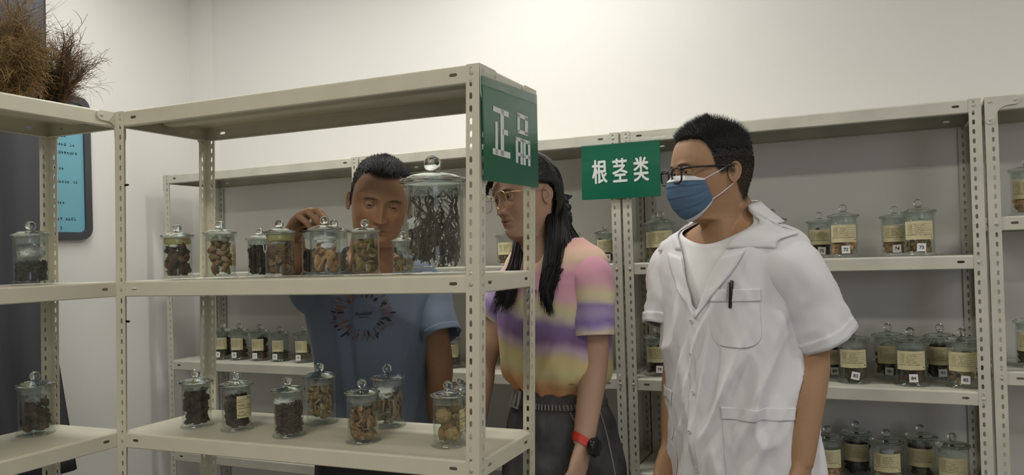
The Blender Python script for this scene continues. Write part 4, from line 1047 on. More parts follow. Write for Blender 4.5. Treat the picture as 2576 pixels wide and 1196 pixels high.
def bare_body(MT, ctrl, arms, legs, headmesh, M_H, neck=None):
    """torso, limbs and head joined into one continuous skin"""
    T = Torso(ctrl, -.014); zs = np.linspace(.10, -.66, 46); m = 40; V = []
    for z in zs:
        for j in range(m): V.append(MT @ T.pt(2*PI*j/m, float(z)))
    mb = MB(); F = grid_faces(len(zs), m); F += [tuple(range(m))[::-1], tuple(range((len(zs)-1)*m, len(zs)*m))]; mb.add(V, F)
    for path, rad in legs: l = limb(path, rad); mb.add(l.v, l.f)
    if neck: l = limb(neck[0], neck[1]); mb.add(l.v, l.f)
    base = vox(mb, .007, 'body', 4)
    hm = me_from(put(M_H, headmesh[0]), headmesh[1], 'head', skin_m); fix_normals(hm)
    ears = []
    for vv, ff in headmesh[2]: e = me_from(put(M_H, vv), ff, 'ear', skin_m); fix_normals(e); ears.append(e)
    return union(hm, ears+[base]+arms)
def loft_cloth(M, rows, name, mats, par, thick=.0016, close=True, colors=None, sub=False):
    n, m = len(rows), len(rows[0]); V = [M @ p if M is not None else p for r in rows for p in r]
    me = me_from(V, grid_faces(n, m, close), name, mats)
    if colors is not None:
        ca = me.color_attributes.new('Col', 'FLOAT_COLOR', 'POINT'); ca.data.foreach_set('color', [x for c in colors for x in (*c[:3], 1.0)])
    mods = ([('SUBSURF', dict(levels=1, render_levels=1))] if sub else [])+[('SOLIDIFY', dict(thickness=thick, offset=1.0))]
    me = bake(me, mods, name); me.polygons.foreach_set('use_smooth', [True]*len(me.polygons)); me.update()
    return obj(name, me, par) if par is not None else me
def sleeve_rows(path, radii, n=30, m=36, folds=None, flat=1.0, ref=None):
    """rings along a sleeve axis (world points); returns rows of points"""
    path = [Vector(p) for p in path]; ts = np.linspace(0, len(path)-1, n); rows = []; prev = None
    rr = np.interp(ts, range(len(path)), radii); pts = []
    for t in ts:
        i = min(int(t), len(path)-2); u = t-i; p0 = path[max(i-1, 0)]; p1 = path[i]; p2 = path[i+1]; p3 = path[min(i+2, len(path)-1)]
        pts.append(.5*((2*p1)+(p2-p0)*u+(2*p0-5*p1+4*p2-p3)*u*u+(3*p1-p0-3*p2+p3)*u**3))
    for i, p in enumerate(pts):
        tg = (pts[min(i+1, n-1)]-pts[max(i-1, 0)]).normalized(); rf = Vector(ref) if ref is not None else Vector((0, -1, 0))
        x = (rf-tg*rf.dot(tg)).normalized(); y = tg.cross(x); row = []
        for j in range(m):
            a = 2*PI*j/m; r = rr[i]+(folds(a, i/(n-1)) if folds else 0); row.append(p+x*(r*math.cos(a))+y*(r*flat*math.sin(a)))
        rows.append(row)
    return rows
def cloth_noise(seed, amp, kx, kz, tilt=0.0):
    def f(th, z, r=0):
        u = th*kx+z*tilt*10; v = noise.noise(Vector((u, z*kz, seed)))+.5*noise.noise(Vector((u*2.1, z*kz*2.0, seed+9.7)))
        return amp*v
    return f
def tri(x): return max(0.0, 1-abs(x))
def patch(T, M, th0, th1, z0, z1, off, nth=10, nz=10, round_=0.0, thick=.0015):
    """a piece of cloth lying on the trunk surface, optionally with rounded lower corners"""
    rows = []
    for i in range(nz+1):
        z = z1+(z0-z1)*i/nz; sh = 0
        if round_ > 0:
            d = (z-z0); 
            if d < round_: sh = (round_-math.sqrt(max(0, round_**2-(round_-d)**2)))
        row = []
        for j in range(nth+1):
            a = th0+(th1-th0)*j/nth; k = sh/ .19; aa = min(max(a, min(th0, th1)+k), max(th0, th1)-k); row.append(T.pt(aa, z, off))
        rows.append(row)
    return rows

# ------------------------------------------------------------------ the man in the white coat
def short_hair(par, H, M, hl, len_fn, seed, dens=.5, lift=.004, z_thick=.07):
    """cropped hair: a close cap and many single hairs standing on it"""
    V, F, P, Z = H.mesh_arrays(170); me = me_from(V, F, 'tmp', hair_m); me.update(); N = np.array([v.normal[:] for v in me.vertices])
    cen = np.array([0, 0.005, .02]); flip = np.sum(N*(V-cen), 1) < 0; N[flip] *= -1
    h = hl(P, Z); L = len_fn(P, Z)*h; rng = np.random.default_rng(seed)
    keep = (h > .55) & (L > .0040+rng.normal(0, .0005, len(L))); off = V+N*(np.minimum(L*.55, lift)*np.clip((h-.5)*2.5, 0, 1)+.0004)[:, None]
    fk = [f for f in F if all(keep[i] for i in f) and len(f) == 4]; used = sorted({i for f in fk for i in f}); mp = {a: b for b, a in enumerate(used)}
    mb = MB(); mb.add(put(M, off[used]), [tuple(mp[i] for i in f) for f in fk])
    Mr = M.to_3x3(); lean = Vector((0, -.25, .45))
    sp = hair_spikes(off, N, dens*np.clip(h*1.4-.3, 0, 1)*(L > .0015), L, lean, rng, .0006); mb.add(put(M, sp.v), sp.f)
    bpy.data.meshes.remove(me); return mb.build('hair', hair_m, par, sharp=None)
def hairline(pts, soft):
    xs, ys = zip(*pts)
    return lambda P, Z: np.clip((Z-np.interp(np.abs(P), xs, ys))/soft+.5, 0, 1)
def shoes_legs(par, MTp, hip, foot_l, foot_r, tr_m, shoe_m, r=(.098,.085,.06,.055,.05), top=None):
    for sx, ft in ((1, foot_l), (-1, foot_r)):
        h = MTp @ Vector((sx*.09, .005, hip)); f = Vector(ft); k = h.lerp(f, .5)
        rows = sleeve_rows([h, h.lerp(k, .5), k, k.lerp(f, .6), f+Vector((0, 0, .06))], r, 24, 24); loft_cloth(None, rows, 'trouser_leg', tr_m, par)
        fd = (MTp.to_3x3() @ Vector((0, -1, 0))).normalized(); sd = Vector((-fd.y, fd.x, 0)); V = []; n = 12
        prof = [(-.085,.030,.055),(-.06,.037,.075),(0,.040,.070),(.06,.044,.055),(.12,.046,.042),(.165,.036,.034),(.185,.015,.024)]
        for d, wd, ht in prof:
            for j in range(n):
                a = 2*PI*j/n; V.append(Vector((f.x, f.y, 0))+fd*d+sd*wd*math.cos(a)+Vector((0, 0, max(0.001, ht*.5+ht*.5*math.sin(a)))))
        o = len(prof); Fs = grid_faces(o, n)+[tuple(range(n))[::-1], tuple(range((o-1)*n, o*n))]; obj('shoe', me_from(V, Fs, 'shoe', shoe_m), par)
coat_m = nmat('white_coat_cotton', (.78, .77, .80), .8, bump=.06, bscale=1400, spec=.15, sheen=.15)
tee_m = nmat('white_tee', (.84, .84, .84), .85, bump=.05, bscale=1400, spec=.1)
dark_trouser_m = nmat('dark_trousers', (.02, .021, .025), .8); shoe_dark_m = nmat('dark_shoe', (.02,.018,.016), .4)
black_plastic_m = nmat('black_plastic', (.008, .008, .009), .25, spec=.5)
lens_m = thin_glass('spectacle_lens', (.97, .975, .98), rough=.01, ior=1.45)

def build_doctor():
    hp = at_d(1791, 433, 1.93); psiH, psiT = math.radians(62), math.radians(38)
    par = empty('person', (hp.x+.03, hp.y+.03, 0), 0, 'young man in a white short-sleeved coat, blue face mask and black glasses', 'person')
    Pm = Matrix.Translation(-Vector(par.location))
    MH = Pm @ frame(hp, az_frame(hp, psiH), math.radians(3))
    tp = at_d(1838, 620, 1.96); tp.z = 1.425; rzT = az_frame(tp, psiT); MT = Pm @ frame(tp, rzT, math.radians(2))
    H = Head(1.0, 1.0); hv, hf, P, Z = H.mesh_arrays(190)
    hl = hairline([(0,.078),(.5,.077),(.8,.072),(1.0,.058),(1.12,.036),(1.2,.005),(1.35,-.012),(1.5,-.01),(1.75,-.012),(2.1,-.055),(2.6,-.088),(3.15,-.092)], .013)
    base = (.40, .235, .135)
    W = lambda px, py, D: Pm @ at_d(px, py, D)
    sh = MT @ Vector((.168, .0, -.045)); el = W(2042, 905, 1.82); wr = W(2014, 1172, 1.775); mb = limb([sh, sh.lerp(el, .5), el, el.lerp(wr, .35), wr], [.054, .050, .0395, .0395, .0270]); 
    hand_parts(mb, wr, (wr-el).normalized()+Vector((-.02,-.1,0)), (MT.to_3x3() @ Vector((-1, -.1, 0))), 1, [.35,.45,.5,.55]); armL = vox(mb, .0032, 'arm')
    sh2 = MT @ Vector((-.168, .0, -.045)); el2 = W(1706, 900, 2.10); wr2 = W(1690, 1120, 2.02); mb = limb([sh2, sh2.lerp(el2, .5), el2, el2.lerp(wr2, .35), wr2], [.052, .048, .0385, .038, .0265])
    hand_parts(mb, wr2, (wr2-el2).normalized()+Vector((-.10, -.1, 0)), (MT.to_3x3() @ Vector((1, -.1, 0))), -1, [.35,.45,.5,.55]); armR = vox(mb, .0032, 'arm')
    legs = [([MT @ Vector((s*.09, 0, -.62)), MT @ Vector((s*.09, 0, -1.0)), MT @ Vector((s*.085, .02, -1.36))], [.085, .06, .045]) for s in (1, -1)]
    neck = ([MT @ Vector((0, .012, -.02)), MT @ Vector((0, .004, .06)), MH @ Vector((0, .020, -.07))], [.066, .060, .056])
    me = bare_body(MT, MALE, [armL, armR], legs, (hv, hf, [H.ear(1), H.ear(-1)]), MH, neck)
    info = dict(lip=(.30, .13, .10), hair_fn=lambda P, Z: np.clip(hl(P, Z), 0, 1)*np.interp(Z, [-.09, -.02, .02, .045, .06], [.86, .84, .96, .99, 1.0]), brow=.0165, browcol=(.02, .016, .014), seed=1, stub=(.016, .014, .013))
    finish_body(par, me, H, MH, base, info); add_eyes(H, MH, par, (-.1, .05))
    short_hair(par, H, MH, hl, lambda P, Z: np.interp(Z, [-.1, .02, .05, .068, .085, .12], [.0020, .0028, .0046, .0085, .0135, .015]), 4, .95, .007)
    # --- mask
    blue = nmat('mask_blue', (.105, .175, .275), .8, bump=.2, bscale=900, spec=.15); wht = nmat('mask_white', (.74, .75, .78), .8, spec=.15)
    def mask_pt(u, v, off=0):
        zt_, zb_ = -.006-.011*u*u, -.117+.046*u*u; z = zt_+(zb_-zt_)*v           # u -1..1 across, v 0..1 down
        fm = float(spline([0,.12,.3,.5,.75,.9,1.0], [.1035,.117,.1215,.118,.104,.089,.068], v)); bm = float(spline([0,.5,1], [.0745,.0705,.062], v))
        a = u*(.86+.20*v); c, s_ = math.cos(a), math.sin(a); p = 1.85; r = 1/((abs(s_)/bm)**p+(c/fm)**p)**(1/p)
        ph = (v*4.0) % 1.0; pl = .0026*(ph-.5)*(1-u**4) if .12 < v < .92 else 0
        pl += .0012*noise.noise(Vector((u*3, v*9, 2.0)))
        return Vector(((r+pl+off)*s_, -(r+pl+off)*c, z))
    nu, nv = 48, 60; rows = [[mask_pt(-1+2*j/nu, i/nv) for j in range(nu+1)] for i in range(nv+1)]
    m = loft_cloth(MH, rows, 'face_mask', [blue], par, .0012, False)
    for v0, v1, nm in ((-.01, .12, 'nose_strip'), (.955, 1.005, 'mask_hem')):
        rows = [[mask_pt(-1.01+2.02*j/nu, v0+(v1-v0)*i/6, .0016) for j in range(nu+1)] for i in range(7)]; loft_cloth(MH, rows, nm, wht, m, .0008, False)
    for s in (1, -1):
        e = Vector((s*.0775, .012, .012)); e2 = Vector((s*.0765, .014, -.034))
        mb = MB(); a = mask_pt(s*.97, .08, .003); mb.tube(put(MH, [a, a.lerp(e, .5)+Vector((s*.004, 0, 0)), e, Vector((s*.080, .028, .006))]), .0013, 6)
        b = mask_pt(s*.97, .93, .003); mb.tube(put(MH, [b, b.lerp(e2, .5)+Vector((s*.004, 0, 0)), e2, Vector((s*.080, .027, -.022))]), .0013, 6); mb.build('ear_loop', wht, m)
    # --- glasses
    g = MB(); lens = MB()
    for s in (1, -1):
        pts = []
        for k in range(33):
            a = 2*PI*k/32; c, n_ = math.cos(a), math.sin(a); q = (abs(c)**3.2+abs(n_)**3.2)**(-1/3.2); x = .0325+.0232*c*q; z = -.006+.0178*n_*q
            pts.append(Vector((s*x, -.1105+.10*max(0, x-.02)*.6, z)))
        g.tube(put(MH, pts), .0021, 8, cap=False); k0 = len(lens.v); lens.add(put(MH, pts[:-1]), [tuple(range(32))])
        hx = s*.058; g.tube(put(MH, [(hx-s*.002, -.107, .006), (hx+s*.006, -.104, .008), (s*.071, -.085, .009), (s*.0785, -.03, .008), (s*.0805, .012, .006), (s*.079, .035, -.012)]), [.003,.0028,.0022,.002,.002,.0022], 8)
    g.tube(put(MH, [(.0105, -.110, -.001), (0, -.113, .002), (-.0105, -.110, -.001)]), .0019, 8)
    go = g.build('glasses', black_plastic_m, par, sharp=None); lens.build('lens', lens_m, go, smooth=False)
    # --- tee under the coat
    Tt = Torso(MALE, .004, cloth_noise(3, .002, 2, 6)); rows = []
    for i in range(24):
        z = .062-.30*i/23; rows.append([Tt.pt(2*PI*j/64, z-.070*max(0, math.cos(2*PI*j/64))*(1-i/23)) for j in range(64)])
    loft_cloth(MT, rows, 't_shirt', tee_m, par, .002)
    Tn = Torso(MALE, .006); rows = [[Tn.pt(2*PI*j/64, .062-.012*i-.034*max(0, math.cos(2*PI*j/64)), .0015) for j in range(64)] for i in range(2)]
    # --- coat
    CT = [(.10,.058,.053,.062),(.075,.062,.056,.066),(.05,.085,.068,.078),(.032,.120,.078,.092),(.012,.170,.09,.102),(-.015,.194,.10,.112),(-.05,.198,.114,.118),(-.12,.190,.13,.122),(-.20,.184,.135,.118),(-.30,.182,.136,.116),(-.40,.186,.138,.118),(-.50,.186,.140,.124),(-.62,.192,.142,.13),(-.90,.208,.15,.14)]
    def cfold(th, z, r):
        rg = lambda a, b, c: max(0, 1-abs(noise.noise(Vector((a, b, c))))*3.2)**2
        f = .011*rg(th*1.5-z*3.6, z*1.7+th*.9, 4.0)*min(1, max(0, (-z-.12)/.1))+.007*rg(th*2.4-z*6, z*2.2, 7.0)*min(1, max(0, (-z-.2)/.1))+.008*noise.noise(Vector((th*2.2+z*3.2, z*4.2, 5.0)))+.005*noise.noise(Vector((th*4-z*9, z*5, 9.0)))+.0022*noise.noise(Vector((th*9+z*14, z*9, 2.0)))
        for (t0, z0, sl, wd, am, ln) in ((.55,-.30,2.4,.06,.011,.12),(.80,-.40,2.8,.055,.012,.13),(1.05,-.26,2.0,.06,.010,.11),(.30,-.50,1.6,.06,.010,.16),(.62,-.58,2.2,.06,.010,.14),(-.25,-.36,-1.2,.05,.006,.16),(1.25,-.50,2.2,.05,.010,.12),(.15,-.30,1.4,.05,.008,.12)):
            u = (th-t0)-(z-z0)*sl; f += 1.15*am*math.exp(-(u/wd/1.7)**2)*math.exp(-((z-z0)/ln)**2)-.6*am*math.exp(-((u-.2)/wd/1.7)**2)*math.exp(-((z-z0)/ln)**2)
        return f*min(1, max(0, (-z-.02)/.08)) + .0012*noise.noise(Vector((th*9, z*30, 3)))
    T = Torso(CT, .004, cfold, 2.3); ZV = -.178
    def vth(z):                                    # half angle of the open neck
        if z <= ZV: return 0
        x = .082*((z-ZV)/(.062-ZV))**.85; return math.asin(min(.98, x/max(.066, float(spline(T.z, T.f, z)))))
    rows = []; NC = 230
    for i in range(170):
        z = .070-(.87)*i/169; v = vth(z); row = []
        t = min(1, max(0, (ZV+.03-z)/.05)); a0 = -v*(1-t)+t*.10 if z < ZV+.03 else -v; b0 = (v if z > ZV else 0)*(1-t)-t*.15
        for j in range(NC+1):
            u = j/NC; th = a0+(b0-2*PI-a0)*u; off = .0035*max(0, (u-.90)/.10)*t; row.append(T.pt(th, z, off))
        rows.append(row)
    coat = loft_cloth(MT, rows, 'coat', coat_m, par, .0016, False)
    def strip(pts_in, pts_out, nm, thick=.002, n=6, bow=.003):
        rows = []
        for a, b in zip(pts_in, pts_out): rows.append([a.lerp(b, k/n)+(MT.to_3x3() @ Vector((0, -1, 0)))*0 for k in range(n+1)])
        return loft_cloth(MT, rows, nm, coat_m, coat, thick, False)
    for s in (1, -1):
        zs = np.linspace(ZV-.004, -.036, 16); I = []; O = []
        for k, z in enumerate(zs):
            t = k/15; v = max(vth(float(z)), .004); wd = .012+.36*math.sin(min(1, t*1.12)*PI*.5)**1.3; I.append(T.pt(s*(v-.02), float(z), .004+.004*t)); O.append(T.pt(s*(v+wd), float(z)+.012*t, .0075))
        strip(I, O, 'lapel')
        I = []; O = []
        for k in range(26):
            t = k/25
            if t < .45: q = t/.45; z = -.020+(.080+.020)*q; th = vth(min(z, .062)); dth = .50*(1-q)**1.3+.10; dz = .003+.046*q; st = .006+.012*q
            else: q = (t-.45)/.55; th0 = vth(.062); th = th0+(PI-th0)*q; z = .080+.012*math.sin(q*PI/2); dth = .10*(1-q); dz = .049+.006*q; st = .018
            I.append(T.pt(s*(th-.03 if t < .45 else th), z, .006)); O.append(T.pt(s*(th+dth), z-dz, .011+.003*math.sin(t*PI)))
        strip(I, O, 'collar', .0022)
    for nm, th0, th1, z0, z1, rd in (('breast_pocket', .30, .98, -.245, -.115, .035), ('side_pocket', .42, 1.28, -.66, -.385, .02), ('side_pocket', -1.35, -.62, -.66, -.37, .02)):
        po = loft_cloth(MT, patch(T, MT, th0, th1, z0, z1, .0046, 40, 44, rd), nm, coat_m, coat, .0014, False)
        loft_cloth(MT, patch(T, MT, th0-.01, th1+.01, z1-.026, z1+.003, .0066, 40, 8), 'pocket_hem', coat_m, po, .0016, False)
    btn = nmat('coat_button', (.62, .60, .56), .35)
    for z in (ZV-.012, -.27, -.36, -.45, -.545):
        c = T.pt(-.10, z, .0056); c2 = T.pt(-.10, z, .02); n = (c2-c).normalized(); mb = MB(); mb.lathe([(.0001,.0006),(.0036,.0006),(.0048,.0012),(.0058,.0006),(.0058,-.001),(.0001,-.001)], 16)
        R_ = Vector((0,0,1)).rotation_difference(n).to_matrix(); b = MB(); b.add([MT @ (c+R_ @ Vector(v)) for v in mb.v], mb.f); b.build('button', btn, coat)
    # stitched placket line
    rows = [[T.pt(-.035+.02*k, float(z), .0054) for k in range(2)] for z in np.linspace(ZV-.02, -.78, 40)]
    loft_cloth(MT, rows, 'placket_seam', coat_m, coat, .0012, False)
    # --- sleeves
    fl = lambda sd: (lambda a, t: (.0045*max(0, 1-abs(noise.noise(Vector((math.cos(a)*1.3+sd+t*2.2, math.sin(a)*1.3, t*1.1))))*3)**2+.0035*noise.noise(Vector((math.cos(a)*4+sd+t*5, math.sin(a)*4, t*2)))+.005*noise.noise(Vector((math.cos(a)*1.6+sd, math.sin(a)*1.6, t*3.0)))+.003*noise.noise(Vector((math.cos(a)*3+sd, math.sin(a)*3+t*4, t*5))))*(.3+t))
    s0 = MT @ Vector((.118, .0, -.055)); s1 = MT @ Vector((.168, -.005, -.075)); h = W(2068, 850, 1.84); rows = sleeve_rows([s0, s1, s1.lerp(h, .5)+Vector((.004,0,.0)), h], [.066, .076, .078, .079], 40, 40, fl(1.0), .92); sl = loft_cloth(None, rows, 'sleeve', coat_m, coat, .0018)
    rows = sleeve_rows([s1.lerp(h, .83), h+(h-s1).normalized()*.001], [.082, .0805], 4, 40, lambda a, t: fl(1.0)(a, .83+.17*t), .92); loft_cloth(None, rows, 'sleeve_hem', coat_m, sl, .0018)
    s0 = MT @ Vector((-.118, .0, -.055)); s1 = MT @ Vector((-.168, -.005, -.075)); h = W(1684, 822, 2.07); rows = sleeve_rows([s0, s1, s1.lerp(h, .5), h], [.074, .080, .076, .072], 40, 40, fl(3.0), .92); sl = loft_cloth(None, rows, 'sleeve', coat_m, coat, .0018)
    rows = sleeve_rows([s1.lerp(h, .83), h+(h-s1).normalized()*.001], [.0765, .0735], 4, 40, lambda a, t: fl(3.0)(a, .83+.17*t), .92); loft_cloth(None, rows, 'sleeve_hem', coat_m, sl, .0018)
    ft = Vector(par.location)*0; MTo = MT
    fL = MT @ Vector((.10, .02, 0)); fR = MT @ Vector((-.10, .02, 0)); shoes_legs(par, MT, -.60, (fL.x, fL.y, 0), (fR.x, fR.y, 0), dark_trouser_m, shoe_dark_m)
    # pen clipped in the breast pocket: a thing of its own
    MTw = Matrix.Translation(Vector(par.location)) @ MT; pen = empty('pen', MTw @ T.pt(.60, -.115, .006), 0, 'black capped pen with steel clip in the breast pocket of the white coat', 'pen')
    Pp = Matrix.Translation(-Vector(pen.location)) @ MTw; a, b = T.pt(.61, -.155, .0045), T.pt(.645, -.093, .0075); mb = MB(); mb.tube(put(Pp, [a, a.lerp(b, .5), b, b+(b-a).normalized()*.001]), [.0042, .0046, .0048, .004], 12); mb.build('barrel', black_plastic_m, pen)
    c, d = T.pt(.565, -.138, .0125), T.pt(.605, -.095, .0135); mb = MB(); mb.tube(put(Pp, [c, c.lerp(d, .5), d]), .0014, 8); mb.tube(put(Pp, [d, b]), .0014, 8); mb.build('clip', bolt_m, pen)
    return par
build_doctor()

# ------------------------------------------------------------------ the woman
def lock(mb, guides, n, spread, r, rng, taper=.12, segs=14, wave=.006):
    """hair strands that follow guide curves (lists of points) interpolated between neighbours"""
    G = [[Vector(p) for p in g] for g in guides]
    def at(g, t):
        x = t*(len(g)-1); i = min(int(x), len(g)-2); u = x-i; p0, p1, p2, p3 = g[max(i-1, 0)], g[i], g[i+1], g[min(i+2, len(g)-1)]
        return .5*((2*p1)+(p2-p0)*u+(2*p0-5*p1+4*p2-p3)*u*u+(3*p1-p0-3*p2+p3)*u**3)
    for _ in range(n):
        w = rng.random()*(len(G)-1); i = min(int(w), len(G)-2) if len(G) > 1 else 0; u = w-i; o = Vector((rng.gauss(0,1), rng.gauss(0,1), rng.gauss(0,.4)))*spread; ph = rng.random()*6; L = rng.uniform(.62, 1.03); pts = []; rr = []
        for k in range(segs+1):
            t = L*k/segs; p = at(G[i], t); p = p.lerp(at(G[i+1], t), u) if len(G) > 1 else p
            p = p+o*(.75-.30*t)+Vector((math.sin(ph+t*7), math.cos(ph*2+t*6), 0))*wave*t; pts.append(p); rr.append(r*rng.uniform(.9, 1.1)*(1 if t < .6 else max(taper, 1-(t-.6)*2.4)))
        mb.tube(pts, rr, 5)
def spectacles(par, MH, mat, pts_fn, tr, bridge, temple, lensmat, br=.0008, fr=.0012):
    g = MB(); lens = MB()
    for s in (1, -1):
        pts = pts_fn(s); g.tube(put(MH, pts+[pts[0]]), fr, 8, cap=False); lens.add(put(MH, pts), [tuple(range(len(pts)))]); g.tube(put(MH, temple(s)), tr, 8)
    g.tube(put(MH, bridge), fr, 8); go = g.build('glasses', mat, par, sharp=None); lens.build('lens', lensmat, go, smooth=False)
def build_woman():
    hp = at_d(1325, 497, 2.15); psiH, psiT = math.radians(55), math.radians(48)
    par = empty('person', (hp.x, hp.y+.05, 0), 0, 'woman with long black hair, gold glasses and a tie-dye shirt, looking left', 'person')
    Pm = Matrix.Translation(-Vector(par.location)); W = lambda px, py, D: Pm @ at_d(px, py, D)
    MH = Pm @ frame(hp, az_frame(hp, psiH), math.radians(4), math.radians(-7))
    tp = at_d(1393, 655, 2.19); tp.z = 1.395; MT = Pm @ frame(tp, az_frame(tp, psiT), math.radians(1))
    H = Head(.955, .97, nose=.80, lips=1.15, jaw=.97, eye_open=(.0050, .0040), cheek=1.1); hv, hf, P, Z = H.mesh_arrays(200); base = (.47, .295, .205)
    hl = hairline([(0,.070),(.5,.068),(.85,.058),(1.1,.036),(1.3,.022),(1.45,.026),(1.95,.022),(2.10,-.03),(2.2,-.12),(3.15,-.19)], .008)
    sh = MT @ Vector((.142, 0, -.04)); el = W(1496, 915, 2.06); wr = W(1467, 1120, 1.98); mb = limb([sh, sh.lerp(el, .5), el, el.lerp(wr, .35), wr], [.046, .043, .0345, .035, .0255]); fd = (wr-el).normalized()
    hand_parts(mb, wr, fd+Vector((-.10, -.05, 0)), MT.to_3x3() @ Vector((-1, -.25, 0)), 1, [.35,.4,.45,.5], k=.92); armL = vox(mb, .003, 'arm')
    sh2 = MT @ Vector((-.142, 0, -.04)); el2 = W(1222, 900, 2.28); wr2 = W(1196, 1080, 2.20); mb = limb([sh2, sh2.lerp(el2, .5), el2, el2.lerp(wr2, .35), wr2], [.046, .042, .034, .034, .025])
    hand_parts(mb, wr2, (wr2-el2).normalized(), MT.to_3x3() @ Vector((1, -.2, 0)), -1, [.35,.4,.45,.5], k=.92); armR = vox(mb, .003, 'arm')
    legs = [([MT @ Vector((s*.08, 0, -.56)), MT @ Vector((s*.08, 0, -.95)), MT @ Vector((s*.075, .02, -1.33))], [.08, .055, .04]) for s in (1, -1)]
    neck = ([MT @ Vector((0, .008, -.02)), MT @ Vector((0, .0, .06)), MH @ Vector((0, .018, -.07))], [.056, .051, .050])
    me = bare_body(MT, FEMALE, [armL, armR], legs, (hv, hf, [H.ear(1), H.ear(-1)]), MH, neck)
    finish_body(par, me, H, MH, base, dict(lip=(.36, .12, .11), hair_fn=lambda P, Z: np.clip(hl(P, Z), 0, .95), brow=.0155, browcol=(.06, .04, .03), seed=2, stub=(.012, .011, .011), blush=.09)); add_eyes(H, MH, par, (-.25, -.12))
    # --- hair: a close cap combed back, then long locks
    V, F, P, Z = H.mesh_arrays(150); m0 = me_from(V, F, 'tmp', hair_m); N = np.array([v.normal[:] for v in m0.vertices]); fl = np.sum(N*(V-np.array([0, .005, .02])), 1) < 0; N[fl] *= -1; bpy.data.meshes.remove(m0)
    h = hl(P, Z); keep = (h > .5) & (Z > -.14); rip = np.array([noise.noise(Vector((p*9, z*6, 1))) for p, z in zip(P, Z)])
    off = V+N*((.003+.011*np.clip((h-.5)*2, 0, 1)*np.clip((Z+.14)/.1, 0, 1))+.0012*rip)[:, None]; fk = [f for f in F if len(f) == 4 and all(keep[i] for i in f)]
    used = sorted({i for f in fk for i in f}); mp = {a: b for b, a in enumerate(used)}; mb = MB(); mb.add(put(MH, off[used]), [tuple(mp[i] for i in f) for f in fk])
    rng = random.Random(12); Mi = MH
    for s, n in ((1, 130), (-1, 110)):         # combed strands over the skull towards the clip
        for k in range(n):
            t = rng.random(); z0 = .070-.05*t; p0 = .05+1.2*t; pts = []
            for q in range(9):
                u = q/8; ph = p0+(2.75-p0)*u; zz = (z0+(.02-z0)*u+.085*math.sin(u*PI)*(1-t*.75)); zz = min(zz, .1205); x, y, z_ = H.surface(np.array([s*ph]), np.array([zz])); v = Vector((float(x[0]), float(y[0]), float(z_[0]))); c = Vector((0, .008, .01)); pts.append(MH @ (v+(v-c).normalized()*(.012+.003*rng.random())))
            mb.tube(pts, [.0009]+[.0016]*7+[.0009], 4)
    lock(mb, [[W(1366,470,2.18), W(1376,560,2.10), W(1374,640,2.045), W(1362,720,2.01), W(1362,775,2.01)], [W(1372,470,2.19), W(1396,550,2.12), W(1390,630,2.05), W(1372,710,2.02), W(1390,798,2.01)], [W(1392,470,2.24), W(1412,560,2.17), W(1408,630,2.075), W(1380,705,2.03), W(1376,790,2.02)], [W(1400,480,2.27), W(1428,570,2.21), W(1442,625,2.13), W(1402,700,2.04), W(1384,775,2.02)]], 820, .0040, .0014, rng)
    lock(mb, [[W(1402,470,2.27), W(1430,560,2.24), W(1456,612,2.20), W(1446,650,2.13), W(1418,690,2.07)], [W(1400,500,2.26), W(1424,580,2.22), W(1446,628,2.16), W(1430,660,2.10), W(1400,720,2.04)]], 220, .0050, .0013, rng)
    lock(mb, [[W(1395,450,2.27), W(1418,540,2.29), W(1440,610,2.27), W(1462,650,2.25), W(1450,720,2.32)], [W(1380,450,2.30), W(1398,560,2.33), W(1412,640,2.33), W(1420,760,2.36)]], 420, .006, .0015, rng)
    lock(mb, [[W(1400,430,2.20), W(1412,500,2.175), W(1412,560,2.13), W(1402,620,2.06), W(1392,690,2.03)], [W(1404,450,2.23), W(1420,520,2.20), W(1430,575,2.16), W(1444,618,2.12), W(1428,665,2.06)]], 300, .0042, .0014, rng)
    lock(mb, [[W(1405,500,2.27), W(1425,585,2.22), W(1445,632,2.15), W(1410,680,2.045), W(1378,735,2.02)]], 40, .006, .0013, rng)
    lock(mb, [[W(1290,470,2.30), W(1300,580,2.24), W(1290,650,2.13), W(1262,710,2.10), W(1232,790,2.07)], [W(1330,470,2.30), W(1322,590,2.22), W(1305,660,2.11), W(1296,730,2.08), W(1282,790,2.06)]], 520, .0050, .0014, rng)
    for g in ([W(1400,600,2.10), W(1392,680,2.03), W(1372,730,2.0), W(1362,750,1.99)], [W(1410,590,2.10), W(1415,680,2.06), W(1402,745,2.04), W(1410,765,2.05)], [W(1420,600,2.12), W(1436,660,2.08), W(1405,710,2.03), W(1398,740,2.02)]): lock(mb, [g], 5, .003, .0007, rng)
    lock(mb, [[W(1240,452,2.10), W(1226,475,2.13), W(1222,500,2.16)]], 30, .004, .0010, rng)
    mb.build('hair', long_hair_m, par, sharp=None)
    # --- claw clip
    c0 = W(1413, 522, 2.30); ex = (W(1440, 522, 2.30)-W(1413, 522, 2.30)).normalized(); ez = Vector((0, 0, 1)); mb = MB()
    for dx, dz, r in ((.002,.020,.013),(.006,-.003,.014),(.012,-.024,.011)):
        pts = [c0+ex*(dx+r*math.cos(2*PI*k/16))+ez*(dz+r*1.05*math.sin(2*PI*k/16)) for k in range(17)]; mb.tube(pts, .0072, 8, cap=False)
    for (ax, az), (bx, bz) in (((-.004,.034),(.022,.035)),((.018,.028),(.031,.034)),((.020,.006),(.027,-.004)),((.024,-.03),(.026,-.047)),((.012,-.034),(.022,-.045)),((-.006,.03),(-.006,-.03))):
        mb.tube([c0+ex*ax+ez*az, c0+ex*(ax+bx)/2+ez*(az+bz)/2, c0+ex*bx+ez*bz], [.006,.0055,.0025], 8)
    mb.build('hair_claw', black_plastic_m, par)
    gold = nmat('gold_wire', (.62, .42, .24), .3, metal=1.0)
